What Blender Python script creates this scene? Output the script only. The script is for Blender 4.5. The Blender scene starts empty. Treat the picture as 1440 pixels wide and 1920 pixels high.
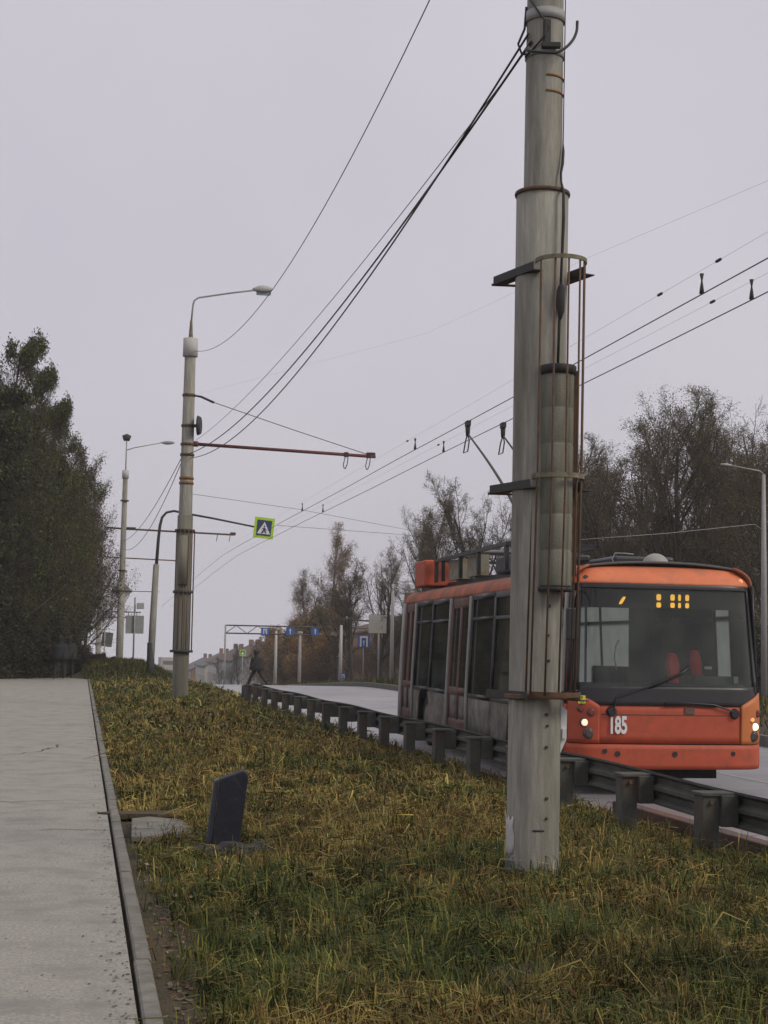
import bpy, bmesh, math, random
import numpy as np
from mathutils import Vector, Matrix
R = math.radians
sc = bpy.context.scene
COL = sc.collection

# ------------------------------------------------------------------ camera
EYE = 1.6
F = 2900.0; VPX = 125.0; HY = 1212.0; ROLL = R(1.1)
PITCH = math.atan((HY - 960) / F)
YAW = math.atan((720 - VPX) / F * math.cos(PITCH))
cf = Vector((math.sin(YAW) * math.cos(PITCH), math.cos(YAW) * math.cos(PITCH), math.sin(PITCH)))
r0 = Vector((math.cos(YAW), -math.sin(YAW), 0)); u0 = r0.cross(cf)
cr = r0 * math.cos(ROLL) + u0 * math.sin(ROLL)
cu = u0 * math.cos(ROLL) - r0 * math.sin(ROLL)
cam_d = bpy.data.cameras.new("camera"); cam = bpy.data.objects.new("camera", cam_d); COL.objects.link(cam)
cam.matrix_world = Matrix(((cr.x, cu.x, -cf.x, 0), (cr.y, cu.y, -cf.y, 0), (cr.z, cu.z, -cf.z, EYE), (0, 0, 0, 1)))
cam_d.sensor_fit = 'VERTICAL'; cam_d.sensor_height = 36; cam_d.lens = F * 36 / 1920
cam_d.clip_start = 0.1; cam_d.clip_end = 6000
sc.camera = cam

def at(px, py, Y):
    """point at road distance Y seen at photograph pixel px, py"""
    d = cf + cr * ((px - 720) / F) - cu * ((py - 960) / F)
    return Vector((0, 0, EYE)) + d * (Y / d.y)

# ------------------------------------------------------------------ world and sun (overcast)
SUN_EL, SUN_AZ = R(38), R(128)      # azimuth clockwise from +Y
w = bpy.data.worlds.new("World"); sc.world = w; w.use_nodes = True
nt = w.node_tree; nt.nodes.clear()
out = nt.nodes.new('ShaderNodeOutputWorld'); bg = nt.nodes.new('ShaderNodeBackground')
sky = nt.nodes.new('ShaderNodeTexSky'); sky.sky_type = 'NISHITA'; sky.sun_disc = False
sky.sun_elevation = SUN_EL; sky.sun_rotation = SUN_AZ; sky.air_density = 1.0; sky.dust_density = 6.0
tc = nt.nodes.new('ShaderNodeTexCoord'); sep = nt.nodes.new('ShaderNodeSeparateXYZ'); cmb = nt.nodes.new('ShaderNodeCombineXYZ')
mx = nt.nodes.new('ShaderNodeMath'); mx.operation = 'MAXIMUM'; mx.inputs[1].default_value = 0.06
nt.links.new(tc.outputs['Generated'], sep.inputs[0])
nt.links.new(sep.outputs[0], cmb.inputs[0]); nt.links.new(sep.outputs[1], cmb.inputs[1])
nt.links.new(sep.outputs[2], mx.inputs[0]); nt.links.new(mx.outputs[0], cmb.inputs[2])
nt.links.new(cmb.outputs[0], sky.inputs[0])
mixw = nt.nodes.new('ShaderNodeMixRGB'); mixw.inputs[0].default_value = 0.93
cn_ = nt.nodes.new('ShaderNodeTexNoise'); cn_.inputs['Scale'].default_value = 2.6; cn_.inputs['Detail'].default_value = 5; cn_.inputs['Roughness'].default_value = .5
cr2 = nt.nodes.new('ShaderNodeValToRGB'); cr2.color_ramp.elements[0].position = .3; cr2.color_ramp.elements[1].position = .7
cr2.color_ramp.elements[0].color = (.585, .560, .635, 1); cr2.color_ramp.elements[1].color = (.660, .635, .690, 1)
nt.links.new(cmb.outputs[0], cn_.inputs['Vector']); nt.links.new(cn_.outputs[0], cr2.inputs[0])
vm = nt.nodes.new('ShaderNodeVectorMath'); vm.operation = 'SCALE'; vm.inputs['Scale'].default_value = 10.4
nt.links.new(cr2.outputs[0], vm.inputs[0]); nt.links.new(vm.outputs[0], mixw.inputs[2])     # cloud layer with faint variation
nt.links.new(sky.outputs[0], mixw.inputs[1]); nt.links.new(mixw.outputs[0], bg.inputs[0])
bg.inputs[1].default_value = 0.1
nt.links.new(bg.outputs[0], out.inputs[0])
sd = bpy.data.lights.new("sun", 'SUN'); sd.energy = 1.5; sd.angle = R(20); sd.color = (1.0, 0.92, 0.76)
so = bpy.data.objects.new("sun", sd); COL.objects.link(so)
sdir = Vector((math.sin(SUN_AZ) * math.cos(SUN_EL), math.cos(SUN_AZ) * math.cos(SUN_EL), math.sin(SUN_EL)))
so.rotation_euler = sdir.to_track_quat('Z', 'Y').to_euler(); so.location = (0, 0, 60)
sc.view_settings.view_transform = 'Standard'; sc.view_settings.look = 'None'
sc.view_settings.exposure = 0.0; sc.view_settings.gamma = 1.0
sc.cycles.use_denoising = True
sc.cycles.max_bounces = 8; sc.cycles.transparent_max_bounces = 16
sc.cycles.caustics_reflective = False; sc.cycles.caustics_refractive = False

# ------------------------------------------------------------------ materials
def mat(name, col, rough=0.7, var=0.18, scale=3.0, col2=None, thr=0.55, soft=0.08, scale2=2.0, bump=0.0, bscale=40.0,
        metal=0.0, spec=0.5, attr=None, emit=None, estr=0.0, coat=0.0, streak=False, zscale=None, bdist=0.01):
    m = bpy.data.materials.new(name); m.use_nodes = True
    n = m.node_tree.nodes; l = m.node_tree.links; b = n['Principled BSDF']
    b.inputs['Roughness'].default_value = rough; b.inputs['Metallic'].default_value = metal
    b.inputs['Specular IOR Level'].default_value = spec; b.inputs['Coat Weight'].default_value = coat
    t = n.new('ShaderNodeTexCoord'); mp = n.new('ShaderNodeMapping'); l.new(t.outputs['Object'], mp.inputs[0])
    if streak: mp.inputs['Scale'].default_value = (1, 1, 0.12)
    if zscale: mp.inputs['Scale'].default_value = zscale
    if attr:
        a = n.new('ShaderNodeAttribute'); a.attribute_name = attr; cur = a.outputs['Color']
    else:
        nz = n.new('ShaderNodeTexNoise'); nz.inputs['Scale'].default_value = scale; nz.inputs['Detail'].default_value = 6
        nz.inputs['Roughness'].default_value = 0.65; l.new(mp.outputs[0], nz.inputs['Vector'])
        cr_ = n.new('ShaderNodeValToRGB'); e = cr_.color_ramp.elements
        e[0].position = 0.28; e[1].position = 0.72
        e[0].color = tuple(c * (1 - var) for c in col) + (1,); e[1].color = tuple(min(1, c * (1 + var)) for c in col) + (1,)
        l.new(nz.outputs[0], cr_.inputs[0]); cur = cr_.outputs[0]
    if col2:
        n2 = n.new('ShaderNodeTexNoise'); n2.inputs['Scale'].default_value = scale2; n2.inputs['Detail'].default_value = 8
        n2.inputs['Roughness'].default_value = 0.7; l.new(mp.outputs[0], n2.inputs['Vector'])
        rr = n.new('ShaderNodeMapRange'); rr.inputs[1].default_value = thr - soft; rr.inputs[2].default_value = thr + soft
        l.new(n2.outputs[0], rr.inputs[0])
        mm = n.new('ShaderNodeMixRGB'); l.new(rr.outputs[0], mm.inputs[0]); l.new(cur, mm.inputs[1])
        mm.inputs[2].default_value = tuple(col2) + (1,); cur = mm.outputs[0]
    l.new(cur, b.inputs['Base Color'])
    if bump:
        nb = n.new('ShaderNodeTexNoise'); nb.inputs['Scale'].default_value = bscale; nb.inputs['Detail'].default_value = 5
        l.new(t.outputs['Object'], nb.inputs['Vector'])
        bp = n.new('ShaderNodeBump'); bp.inputs['Strength'].default_value = bump; bp.inputs['Distance'].default_value = bdist
        l.new(nb.outputs[0], bp.inputs['Height']); l.new(bp.outputs[0], b.inputs['Normal'])
    if emit:
        b.inputs['Emission Color'].default_value = tuple(emit) + (1,); b.inputs['Emission Strength'].default_value = estr
    return m

def glass_mat(name, tint, refl=0.16, rough=0.04):
    m = bpy.data.materials.new(name); m.use_nodes = True
    n = m.node_tree.nodes; l = m.node_tree.links; n.clear()
    o = n.new('ShaderNodeOutputMaterial'); tr = n.new('ShaderNodeBsdfTransparent'); tr.inputs[0].default_value = tuple(tint) + (1,)
    g = n.new('ShaderNodeBsdfGlossy'); g.inputs['Roughness'].default_value = rough; g.inputs[0].default_value = (.85, .9, .88, 1)
    t = n.new('ShaderNodeTexCoord'); nz = n.new('ShaderNodeTexNoise'); nz.inputs['Scale'].default_value = 2.2; nz.inputs['Detail'].default_value = 7
    l.new(t.outputs['Object'], nz.inputs['Vector'])
    d = n.new('ShaderNodeBsdfDiffuse'); d.inputs[0].default_value = (.16, .17, .15, 1)
    fr = n.new('ShaderNodeLayerWeight'); fr.inputs[0].default_value = refl
    mx1 = n.new('ShaderNodeMixShader'); mx2 = n.new('ShaderNodeMixShader')
    mr = n.new('ShaderNodeMapRange'); mr.inputs[1].default_value = .35; mr.inputs[2].default_value = .75; mr.inputs[3].default_value = .10; mr.inputs[4].default_value = .32
    l.new(nz.outputs[0], mr.inputs[0])
    l.new(mr.outputs[0], mx1.inputs[0]); l.new(tr.outputs[0], mx1.inputs[1]); l.new(d.outputs[0], mx1.inputs[2])
    l.new(fr.outputs['Fresnel'], mx2.inputs[0]); l.new(mx1.outputs[0], mx2.inputs[1]); l.new(g.outputs[0], mx2.inputs[2])
    l.new(mx2.outputs[0], o.inputs[0]); return m

def light_patch_glass(name, k):  # milky translucent pane, imitates a patch of light in the window
    m = bpy.data.materials.new(name); m.use_nodes = True
    n = m.node_tree.nodes; l = m.node_tree.links; n.clear(); o = n.new('ShaderNodeOutputMaterial'); tr = n.new('ShaderNodeBsdfTransparent'); tl = n.new('ShaderNodeBsdfTranslucent'); tl.inputs[0].default_value = (.27, .30, .295, 1)
    t = n.new('ShaderNodeTexCoord'); nz = n.new('ShaderNodeTexNoise'); nz.inputs['Scale'].default_value = 3; mr = n.new('ShaderNodeMapRange'); mr.inputs[1].default_value = .3; mr.inputs[2].default_value = .7; mr.inputs[3].default_value = k - .2; mr.inputs[4].default_value = k
    l.new(t.outputs['Object'], nz.inputs['Vector']); l.new(nz.outputs[0], mr.inputs[0]); mx1 = n.new('ShaderNodeMixShader'); l.new(mr.outputs[0], mx1.inputs[0]); l.new(tr.outputs[0], mx1.inputs[1]); l.new(tl.outputs[0], mx1.inputs[2]); l.new(mx1.outputs[0], o.inputs[0]); return m

M = {}
M['asphalt_wet'] = mat('asphalt_wet', (.31, .30, .305), .40, .12, 1.2, bump=.12, bscale=160, spec=1.0, bdist=.002, col2=(.15, .145, .15), thr=.55, soft=.15, scale2=.25)
M['sidewalk'] = mat('sidewalk', (.325, .312, .268), .76, .42, 48, col2=(.24, .23, .20), thr=.56, soft=.10, scale2=2.2, bump=.7, bscale=190, bdist=.006, spec=.3)
M['kerb'] = mat('kerb', (.19, .18, .155), .85, .25, 6, col2=(.12, .12, .085), thr=.55, soft=.1, scale2=5, bump=.5, bscale=60)
M['road_kerb'] = mat('road_kerb', (.15, .075, .06), .8, .3, 3, col2=(.085, .075, .06), thr=.52, soft=.1, scale2=1.3, bump=.4, bscale=50)
M['soil'] = mat('soil', (.052, .045, .026), .95, .4, 4, col2=(.085, .062, .03), thr=.52, soft=.1, scale2=.9, bump=.9, bscale=26, bdist=.03)
M['grass'] = mat('grass', (1, 1, 1), .75, attr='blade', spec=.2)
M['concrete'] = mat('pole_concrete', (.315, .305, .262), .92, .28, 26, col2=(.165, .16, .13), thr=.53, soft=.12, scale2=4.2, bump=.8, bscale=120, streak=True, bdist=.004)
M['concrete_dark'] = mat('pole_concrete_weathered', (.20, .19, .15), .9, .25, 9, col2=(.10, .095, .07), thr=.5, soft=.16, scale2=3.0, bump=.5, bscale=80, streak=True)
M['concrete_pale'] = mat('pale_patch', (.46, .45, .43), .85, .1, 9)
M['weight'] = mat('weight_concrete', (.15, .148, .115), .9, .3, 14, col2=(.26, .255, .21), thr=.57, soft=.12, scale2=4, bump=.5, bscale=70, streak=True)
M['rust'] = mat('rusty_steel', (.085, .058, .038), .85, .35, 12, col2=(.16, .075, .035), thr=.55, soft=.1, scale2=9, bump=.3, bscale=90)
M['rust_light'] = mat('rusty_ring', (.20, .185, .12), .85, .25, 20, col2=(.11, .08, .05), thr=.55, soft=.1, scale2=14)
M['rust_orange'] = mat('rust_band', (.22, .10, .035), .9, .3, 20)
M['rust_red'] = mat('red_brown_arm', (.13, .045, .035), .8, .25, 12)
M['iron'] = mat('dark_iron', (.035, .034, .032), .7, .25, 10)
M['cable'] = mat('black_cable', (.018, .017, .018), .6, .1)
M['wire'] = mat('copper_wire', (.07, .05, .045), .55, .1)
M['rail'] = mat('weathered_rail', (.052, .055, .047), .75, .25, 5, col2=(.10, .095, .075), thr=.57, soft=.1, scale2=4, bump=.3, bscale=60, metal=.0)
M['rail_post'] = mat('rail_post', (.075, .078, .065), .85, .3, 8, col2=(.075, .045, .028), thr=.56, soft=.1, scale2=4, bump=.4, bscale=60)
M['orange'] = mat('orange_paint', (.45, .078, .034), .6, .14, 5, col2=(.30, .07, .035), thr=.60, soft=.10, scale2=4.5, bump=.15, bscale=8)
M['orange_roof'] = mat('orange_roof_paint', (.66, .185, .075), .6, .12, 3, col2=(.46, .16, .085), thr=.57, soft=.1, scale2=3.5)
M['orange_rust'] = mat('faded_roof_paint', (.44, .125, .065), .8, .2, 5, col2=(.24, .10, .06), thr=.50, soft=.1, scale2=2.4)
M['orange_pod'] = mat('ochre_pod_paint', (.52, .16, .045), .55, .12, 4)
M['black_trim'] = mat('black_trim', (.018, .018, .02), .38, .2, 5)
M['rubber'] = mat('rubber', (.02, .02, .02), .85, .2, 9)
M['dirty_white'] = mat('dirty_white_panel', (.22, .21, .18), .8, .25, 4, col2=(.085, .072, .055), thr=.50, soft=.13, scale2=2.2)
M['door_paint'] = mat('door_paint', (.14, .06, .042), .65, .2, 4, col2=(.10, .085, .075), thr=.55, soft=.12, scale2=2.5)
M['strip'] = mat('pale_strip', (.33, .32, .29), .6, .15, 6)
M['glass'] = glass_mat('side_glass', (.55, .62, .60), .34)
M['windshield'] = glass_mat('windshield_glass', (.70, .74, .73), .30, .03)
M['light_patch'] = light_patch_glass('light_patch_window', .95)  # milky tone added so right-hand panes show as bright patches through the windshield
M['seat_red'] = mat('red_seat', (.80, .06, .045), .7, .1)
M['interior'] = mat('bus_interior', (.14, .15, .145), .8, .15)
M['interior_dark'] = mat('bus_interior_dark', (.045, .047, .047), .8, .15)
M['lamp_on'] = mat('lit_headlight', (.9, .9, .8), .3, 0, emit=(1, .86, .55), estr=1.1)
M['lamp_dim'] = mat('dim_headlight', (.9, .85, .7), .3, 0, emit=(1, .80, .55), estr=.65)
M['lamp_amber'] = mat('amber_lamp', (.8, .35, .1), .3, 0, emit=(1, .5, .18), estr=.5)
M['lamp_off'] = mat('unlit_lamp', (.07, .06, .055), .25, .2, 9)
M['lamp_red'] = mat('red_lens', (.20, .03, .02), .3, .1)
M['led'] = mat('amber_led', (.9, .6, .1), .5, 0, emit=(1, .50, .055), estr=1.35)
M['white_paint'] = mat('white_paint', (.72, .72, .72), .6, .06)
M['plastic_grey'] = mat('grey_plastic', (.40, .40, .38), .6, .1)
M['yellow'] = mat('yellow_sticker', (.62, .60, .04), .5, .06)
M['lime'] = mat('lime_border', (.42, .66, .03), .55, .05)
M['blue_dark'] = mat('dark_blue_sign', (.02, .045, .12), .5, .1)
M['blue'] = mat('blue_sign', (.03, .11, .36), .5, .1)
M['sign_back'] = mat('sign_back', (.30, .31, .31), .6, .15, 3)
M['sign_back_dark'] = mat('sign_back_dark', (.10, .11, .11), .7, .15, 3)
M['slab_blue'] = mat('dark_blue_metal', (.010, .012, .022), .72, .35, 9, col2=(.035, .034, .036), thr=.62, soft=.06, scale2=14, bump=.3, bscale=40)
M['slab_side'] = mat('slab_side_metal', (.045, .052, .07), .5, .2, 8)
M['rock'] = mat('dark_rubble', (.05, .048, .042), .9, .35, 8, bump=.6, bscale=30)
M['bark'] = mat('bark', (.055, .048, .036), .95, .25, 5)
M['bark_birch'] = mat('birch_bark', (.36, .35, .32), .9, .2, 6, col2=(.08, .07, .06), thr=.56, soft=.05, scale2=5)
M['leaf'] = mat('leaf', (1, 1, 1), .8, attr='leaf', spec=.2)
M['cloth'] = mat('dark_cloth', (.022, .023, .022), .9, .15)
M['cloth_grey'] = mat('grey_cloth', (.016, .017, .018), .9, .2); M['cloth_brown'] = mat('brown_cloth', (.024, .021, .018), .9, .2)
M['skin'] = mat('skin', (.35, .22, .17), .7, .05)
M['cream'] = mat('plaster_cream', (.40, .38, .33), .9, .14, .6)
M['plaster_blue'] = mat('plaster_grey_blue', (.20, .24, .23), .9, .14, .6)
M['brick'] = mat('brown_brick_wall', (.19, .12, .085), .9, .18, .8)
M['roof'] = mat('roof_brown', (.11, .07, .055), .9, .2, 1.2)
M['roof_grey'] = mat('roof_grey', (.12, .12, .12), .9, .2, 1.2)
M['pane'] = mat('house_pane', (.05, .055, .06), .15, .2)
M['car_red'] = mat('car_red', (.55, .05, .04), .35, .05, coat=.5)
M['galv'] = mat('galvanised_steel', (.30, .30, .29), .6, .15, 8)
M['truss'] = mat('truss_steel', (.10, .085, .08), .75, .2, 8)

# ------------------------------------------------------------------ mesh helpers
class MB:
    def __init__(s): s.v = []; s.f = []; s.m = []; s.sm = []
    def add(s, vs, fs, mi=0, smooth=False):
        o = len(s.v); s.v += [tuple(p) for p in vs]
        for f in fs: s.f.append(tuple(i + o for i in f)); s.m.append(mi); s.sm.append(smooth)
        return s
    def box(s, c, d, rot=None, mi=0):
        x, y, z = d[0] / 2, d[1] / 2, d[2] / 2
        vs = [Vector((i * x, j * y, k * z)) for k in (-1, 1) for j in (-1, 1) for i in (-1, 1)]
        if rot is not None: vs = [rot @ v for v in vs]
        vs = [v + Vector(c) for v in vs]
        return s.add(vs, [(0, 2, 3, 1), (4, 5, 7, 6), (0, 1, 5, 4), (2, 6, 7, 3), (0, 4, 6, 2), (1, 3, 7, 5)], mi)
    def tube(s, pts, r, k=8, mi=0, cap=True, smooth=True):
        pts = [Vector(p) for p in pts]; rs = r if isinstance(r, (list, tuple)) else [r] * len(pts)
        vs = []; prev = None
        for i, p in enumerate(pts):
            d = (pts[min(i + 1, len(pts) - 1)] - pts[max(i - 1, 0)])
            d = d.normalized() if d.length > 0 else Vector((0, 0, 1))
            a = prev if prev is not None else (Vector((1, 0, 0)) if abs(d.x) < .9 else Vector((0, 1, 0)))
            a = (a - d * a.dot(d)); a.normalize(); b = d.cross(a); prev = a
            for j in range(k):
                t = 2 * math.pi * j / k; vs.append(p + (a * math.cos(t) + b * math.sin(t)) * rs[i])
        fs = [(i * k + j, i * k + (j + 1) % k, (i + 1) * k + (j + 1) % k, (i + 1) * k + j) for i in range(len(pts) - 1) for j in range(k)]
        s.add(vs, fs, mi, smooth)
        if cap:
            o = len(s.v) - len(vs)
            s.f.append(tuple(o + j for j in reversed(range(k)))); s.m.append(mi); s.sm.append(False)
            e = o + (len(pts) - 1) * k
            s.f.append(tuple(e + j for j in range(k))); s.m.append(mi); s.sm.append(False)
        return s
    def prism(s, poly, y0, y1, mi=0, axis='y'):
        """poly in the plane across axis, extruded from y0 to y1"""
        f = {'y': lambda a, b, t: (a, t, b), 'x': lambda a, b, t: (t, a, b), 'z': lambda a, b, t: (a, b, t)}[axis]
        n = len(poly); vs = [f(a, b, y0) for a, b in poly] + [f(a, b, y1) for a, b in poly]
        fs = [(i, (i + 1) % n, (i + 1) % n + n, i + n) for i in range(n)] + [tuple(reversed(range(n))), tuple(range(n, 2 * n))]
        return s.add(vs, fs, mi)
    def grid(s, fn, us, vs_, mi=0, smooth=True):
        nu, nv = len(us), len(vs_)
        vs = [fn(u, v) for v in vs_ for u in us]
        fs = [(j * nu + i, j * nu + i + 1, (j + 1) * nu + i + 1, (j + 1) * nu + i) for j in range(nv - 1) for i in range(nu - 1)]
        return s.add(vs, fs, mi, smooth)
    def build(s, name, mats, parent=None, bevel=0, solid=0, loc=None):
        me = bpy.data.meshes.new(name); me.from_pydata(s.v, [], s.f)
        for m_ in (mats if isinstance(mats, (list, tuple)) else [mats]): me.materials.append(m_)
        me.polygons.foreach_set('material_index', s.m); me.polygons.foreach_set('use_smooth', s.sm)
        bm = bmesh.new(); bm.from_mesh(me); bmesh.ops.recalc_face_normals(bm, faces=bm.faces); bm.to_mesh(me); bm.free()
        o = bpy.data.objects.new(name, me); COL.objects.link(o)
        if parent is not None: o.parent = parent
        if loc is not None: o.location = loc
        if solid:
            md = o.modifiers.new('solid', 'SOLIDIFY'); md.thickness = solid; md.offset = 0
        if bevel:
            md = o.modifiers.new('bevel', 'BEVEL'); md.width = bevel; md.segments = 2; md.limit_method = 'ANGLE'; md.angle_limit = R(40)
        return o

def tag(o, label=None, cat=None, group=None, kind=None):
    if label: o['label'] = label
    if cat: o['category'] = cat
    if group: o['group'] = group
    if kind: o['kind'] = kind
    return o
def empty(name, loc, label, cat, group=None, rz=0):
    o = bpy.data.objects.new(name, None); COL.objects.link(o); o.location = loc; o.rotation_euler = (0, 0, rz); o.empty_display_size = .2
    return tag(o, label, cat, group)
def copy_tree(o, parent=None):
    c = o.copy(); COL.objects.link(c); c.parent = parent
    for ch in list(o.children): copy_tree(ch, c)
    return c
def ring_pts(c, r, n, a0=0, a1=2 * math.pi):
    return [(c[0] + r * math.cos(a0 + (a1 - a0) * i / n), c[1] + r * math.sin(a0 + (a1 - a0) * i / n), c[2]) for i in range(n + 1)]
def np_tris(name, V, T, mats, parent=None, attr=None, acol=None):
    me = bpy.data.meshes.new(name); me.vertices.add(len(V)); me.vertices.foreach_set('co', V.astype(np.float32).ravel())
    me.loops.add(T.size); me.loops.foreach_set('vertex_index', T.astype(np.int32).ravel())
    me.polygons.add(len(T)); me.polygons.foreach_set('loop_start', np.arange(0, T.size, T.shape[1], dtype=np.int32))
    me.update(calc_edges=True)
    for m_ in (mats if isinstance(mats, (list, tuple)) else [mats]): me.materials.append(m_)
    if attr:
        a = me.attributes.new(attr, 'FLOAT_COLOR', 'POINT'); c4 = np.ones((len(V), 4), np.float32); c4[:, :3] = acol
        a.data.foreach_set('color', c4.ravel())
    o = bpy.data.objects.new(name, me); COL.objects.link(o)
    if parent is not None: o.parent = parent
    return o

# ------------------------------------------------------------------ terrain
def smooth(t): t = np.clip(t, 0, 1); return t * t * (3 - 2 * t)
def drop(Y):
    Y = np.asarray(Y, float); d = Y - 64
    return np.where(d <= 0, 0, np.where(d < 12, -.035 * d * d / 24, -.035 * (d - 6)))
ROAD_L, ROAD_R = 6.0, 13.4
def gz(X, Y):
    """height of the natural ground"""
    X = np.asarray(X, float); Y = np.asarray(Y, float)
    z = -.03 - .22 * smooth((X - 4.4) / 1.3)
    z = z + .27 * np.exp(-((Y - 36) / 9) ** 2) * smooth((X - 1.2) / 1) * smooth((4.2 - X) / 1.2)   # swell at the second pole
    z = z - .04 * smooth((X - ROAD_L) / .3) * smooth((ROAD_R - X) / .3)
    z = z + .25 * smooth((X - ROAD_R - .2) / 2.0)
    z = z + np.where(X < .9, -.03, 0)
    z = z + .9 * np.exp(-((Y - 84) / 14) ** 4) * np.exp(-((X - 2.7) / 2.1) ** 4)                # mound past the crest
    z = z + .015 * np.sin(X * 5.1 + Y * 2.3) * np.cos(Y * 3.7 - X * 1.9) * smooth((X - 1.1) / .5) * smooth((5.6 - X) / .5)
    return z + drop(Y)
xs = np.concatenate([np.linspace(-450, -60, 10), np.linspace(-50, -5, 14), np.arange(-4, 16, .22), np.linspace(16.5, 60, 26), np.linspace(70, 450, 10)])
ys = np.concatenate([np.linspace(-120, -10, 8), np.arange(-5, 60, .35), np.arange(60, 120, 1.2), np.linspace(123, 900, 40)])
XX, YY = np.meshgrid(xs, ys); ZZ = gz(XX, YY)
V = np.stack([XX.ravel(), YY.ravel(), ZZ.ravel()], 1); nx = len(xs)
I, J = np.meshgrid(np.arange(nx - 1), np.arange(len(ys) - 1)); a = (J * nx + I).ravel()
Q = np.stack([a, a + 1, a + 1 + nx, a + nx], 1)
g = np_tris('ground', V, Q, M['soil']); tag(g, kind='structure'); g['label'] = 'grassy earth verge and ground falling away beyond the crest'
for p_ in g.data.polygons: p_.use_smooth = True

def kerb_x(Y): return .362 + .0108 * (Y - 6.5)
yl = list(np.concatenate([np.arange(-20, 70, 1.0), np.arange(70, 240, 5.)]))
def strip(name, xf0, xf1, zf, ys_, m_, nxs=2):
    b = MB(); us = [i / (nxs - 1) for i in range(nxs)]
    b.grid(lambda u, y: (xf0(y) * (1 - u) + xf1(y) * u, y, zf(y) + float(drop(y))), us, ys_)
    return b.build(name, m_)
o = strip('sidewalk', lambda y: -3.6, lambda y: kerb_x(y), lambda y: 0.0, [float(v) for v in yl], M['sidewalk'], 6); tag(o, kind='structure'); o['label'] = 'grey damp asphalt footpath along the grass'
o = strip('road', lambda y: ROAD_L, lambda y: ROAD_R, lambda y: -.2, [float(v) for v in yl], M['asphalt_wet'], 8); tag(o, kind='structure'); o['label'] = 'pale wet asphalt road the trolleybus drives on'
o = strip('crossing_path', lambda y: 3.6, lambda y: ROAD_L - .0, lambda y: -.12, [67.5 + i * .8 for i in range(9)], M['asphalt_wet'], 3); tag(o, kind='structure'); o['label'] = 'wet paved path leading to the crossing'
# kerb stones along the footpath
kb = MB(); rng = random.Random(3); y = 3.0
while y < 66:
    L = 1.0; x0 = kerb_x(y) + .022 + rng.uniform(-.004, .004); h = rng.uniform(.0, .012)
    kb.prism([(x0, -.12), (x0 + .085, -.12), (x0 + .085, -.005 + h), (x0 + .072, .012 + h), (x0 + .01, .012 + h), (x0, .002 + h)], y, y + L - .012)
    y += L
for i, v in enumerate(kb.v):
    kb.v[i] = (v[0] + .0108 * (v[1] % 1), v[1], v[2] + float(drop(v[1])))
tag(kb.build('footpath_kerb', M['kerb']), kind='structure')['label'] = 'low worn concrete kerb between footpath and grass'
kb = MB(); y = 4.0
while y < 15.5:
    L = 1.5; kb.box((ROAD_L - .09 + rng.uniform(-.006, .006), y + L / 2, -.13 + rng.uniform(-.006, .006)), (.16, L - .015, .26)); y += L
tag(kb.build('road_kerb', M['road_kerb'], bevel=.012), kind='structure')['label'] = 'reddish brown stained kerb under the guardrail'
kb = MB()
for k in range(60):
    kb.box((ROAD_R + .09, 5 + k * 1.5, -.12 + float(drop(5 + k * 1.5 + .75))), (.15, 1.49, .26))
tag(kb.build('far_kerb', M['kerb']), kind='structure')['label'] = 'grey kerb on the far side of the road'
# lane marking on the wet road
lm = MB()
for k in range(12):
    y0 = 8 + k * 6.0
    lm.grid(lambda u, v: (9.65 + .12 * u, v, -.196 + float(drop(v))), [0, 1], [y0 + i * .5 for i in range(5)])
tag(lm.build('lane_marking', M['strip']), kind='structure')['label'] = 'worn dashed white lane marking on the wet road'

# ------------------------------------------------------------------ main pole
PX, PY = 3.34, 10.8
CAMR = Vector((math.cos(YAW), -math.sin(YAW), 0)); CAMN = Vector((-math.sin(YAW), -math.cos(YAW), 0))   # sideways and towards the viewer
root = empty('concrete_pole', (PX, PY, -.02), 'thick concrete pole nearest the viewer, with a caged hanging counterweight, standing in the grass', 'pole', 'concrete overhead line poles')
root.rotation_euler = (0, R(.28), 0)
def lathe(b, prof, k=40, mi=0, c=(0, 0)):
    vs = [(c[0] + r * math.cos(2 * math.pi * j / k), c[1] + r * math.sin(2 * math.pi * j / k), z) for r, z in prof for j in range(k)]
    fs = [(i * k + j, i * k + (j + 1) % k, (i + 1) * k + (j + 1) % k, (i + 1) * k + j) for i in range(len(prof) - 1) for j in range(k)]
    return b.add(vs, fs, mi, True)
b = MB(); lathe(b, [(.192, -.3), (.189, .3), (.188, 1.2), (.189, 2.4), (.191, 3.6), (.193, 4.98), (.15, 4.985)]); sh = b.build('lower_shaft', M['concrete'], root)
b = MB(); lathe(b, [(.140, 4.9), (.1395, 5.6), (.133, 7.4), (.126, 9.4), (.1, 9.42)]); b.build('upper_shaft', M['concrete'], root)
b = MB(); lathe(b, [(.145, 4.975), (.203, 4.972), (.207, 4.985), (.203, 5.0), (.145, 5.004)]); b.build('flange_ring', M['rust'], root)
for z in (5.74, 5.86):       # rust bands seen on the side facing right
    b = MB(); pts = ring_pts((0, 0, 0), .1385, 14, YAW * 0 - R(100), R(-8)); 
    b.tube([(p[0], p[1], z - .0) for p in pts], .0095, 6); b.build('rust_band', M['rust_orange'], root)
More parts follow.
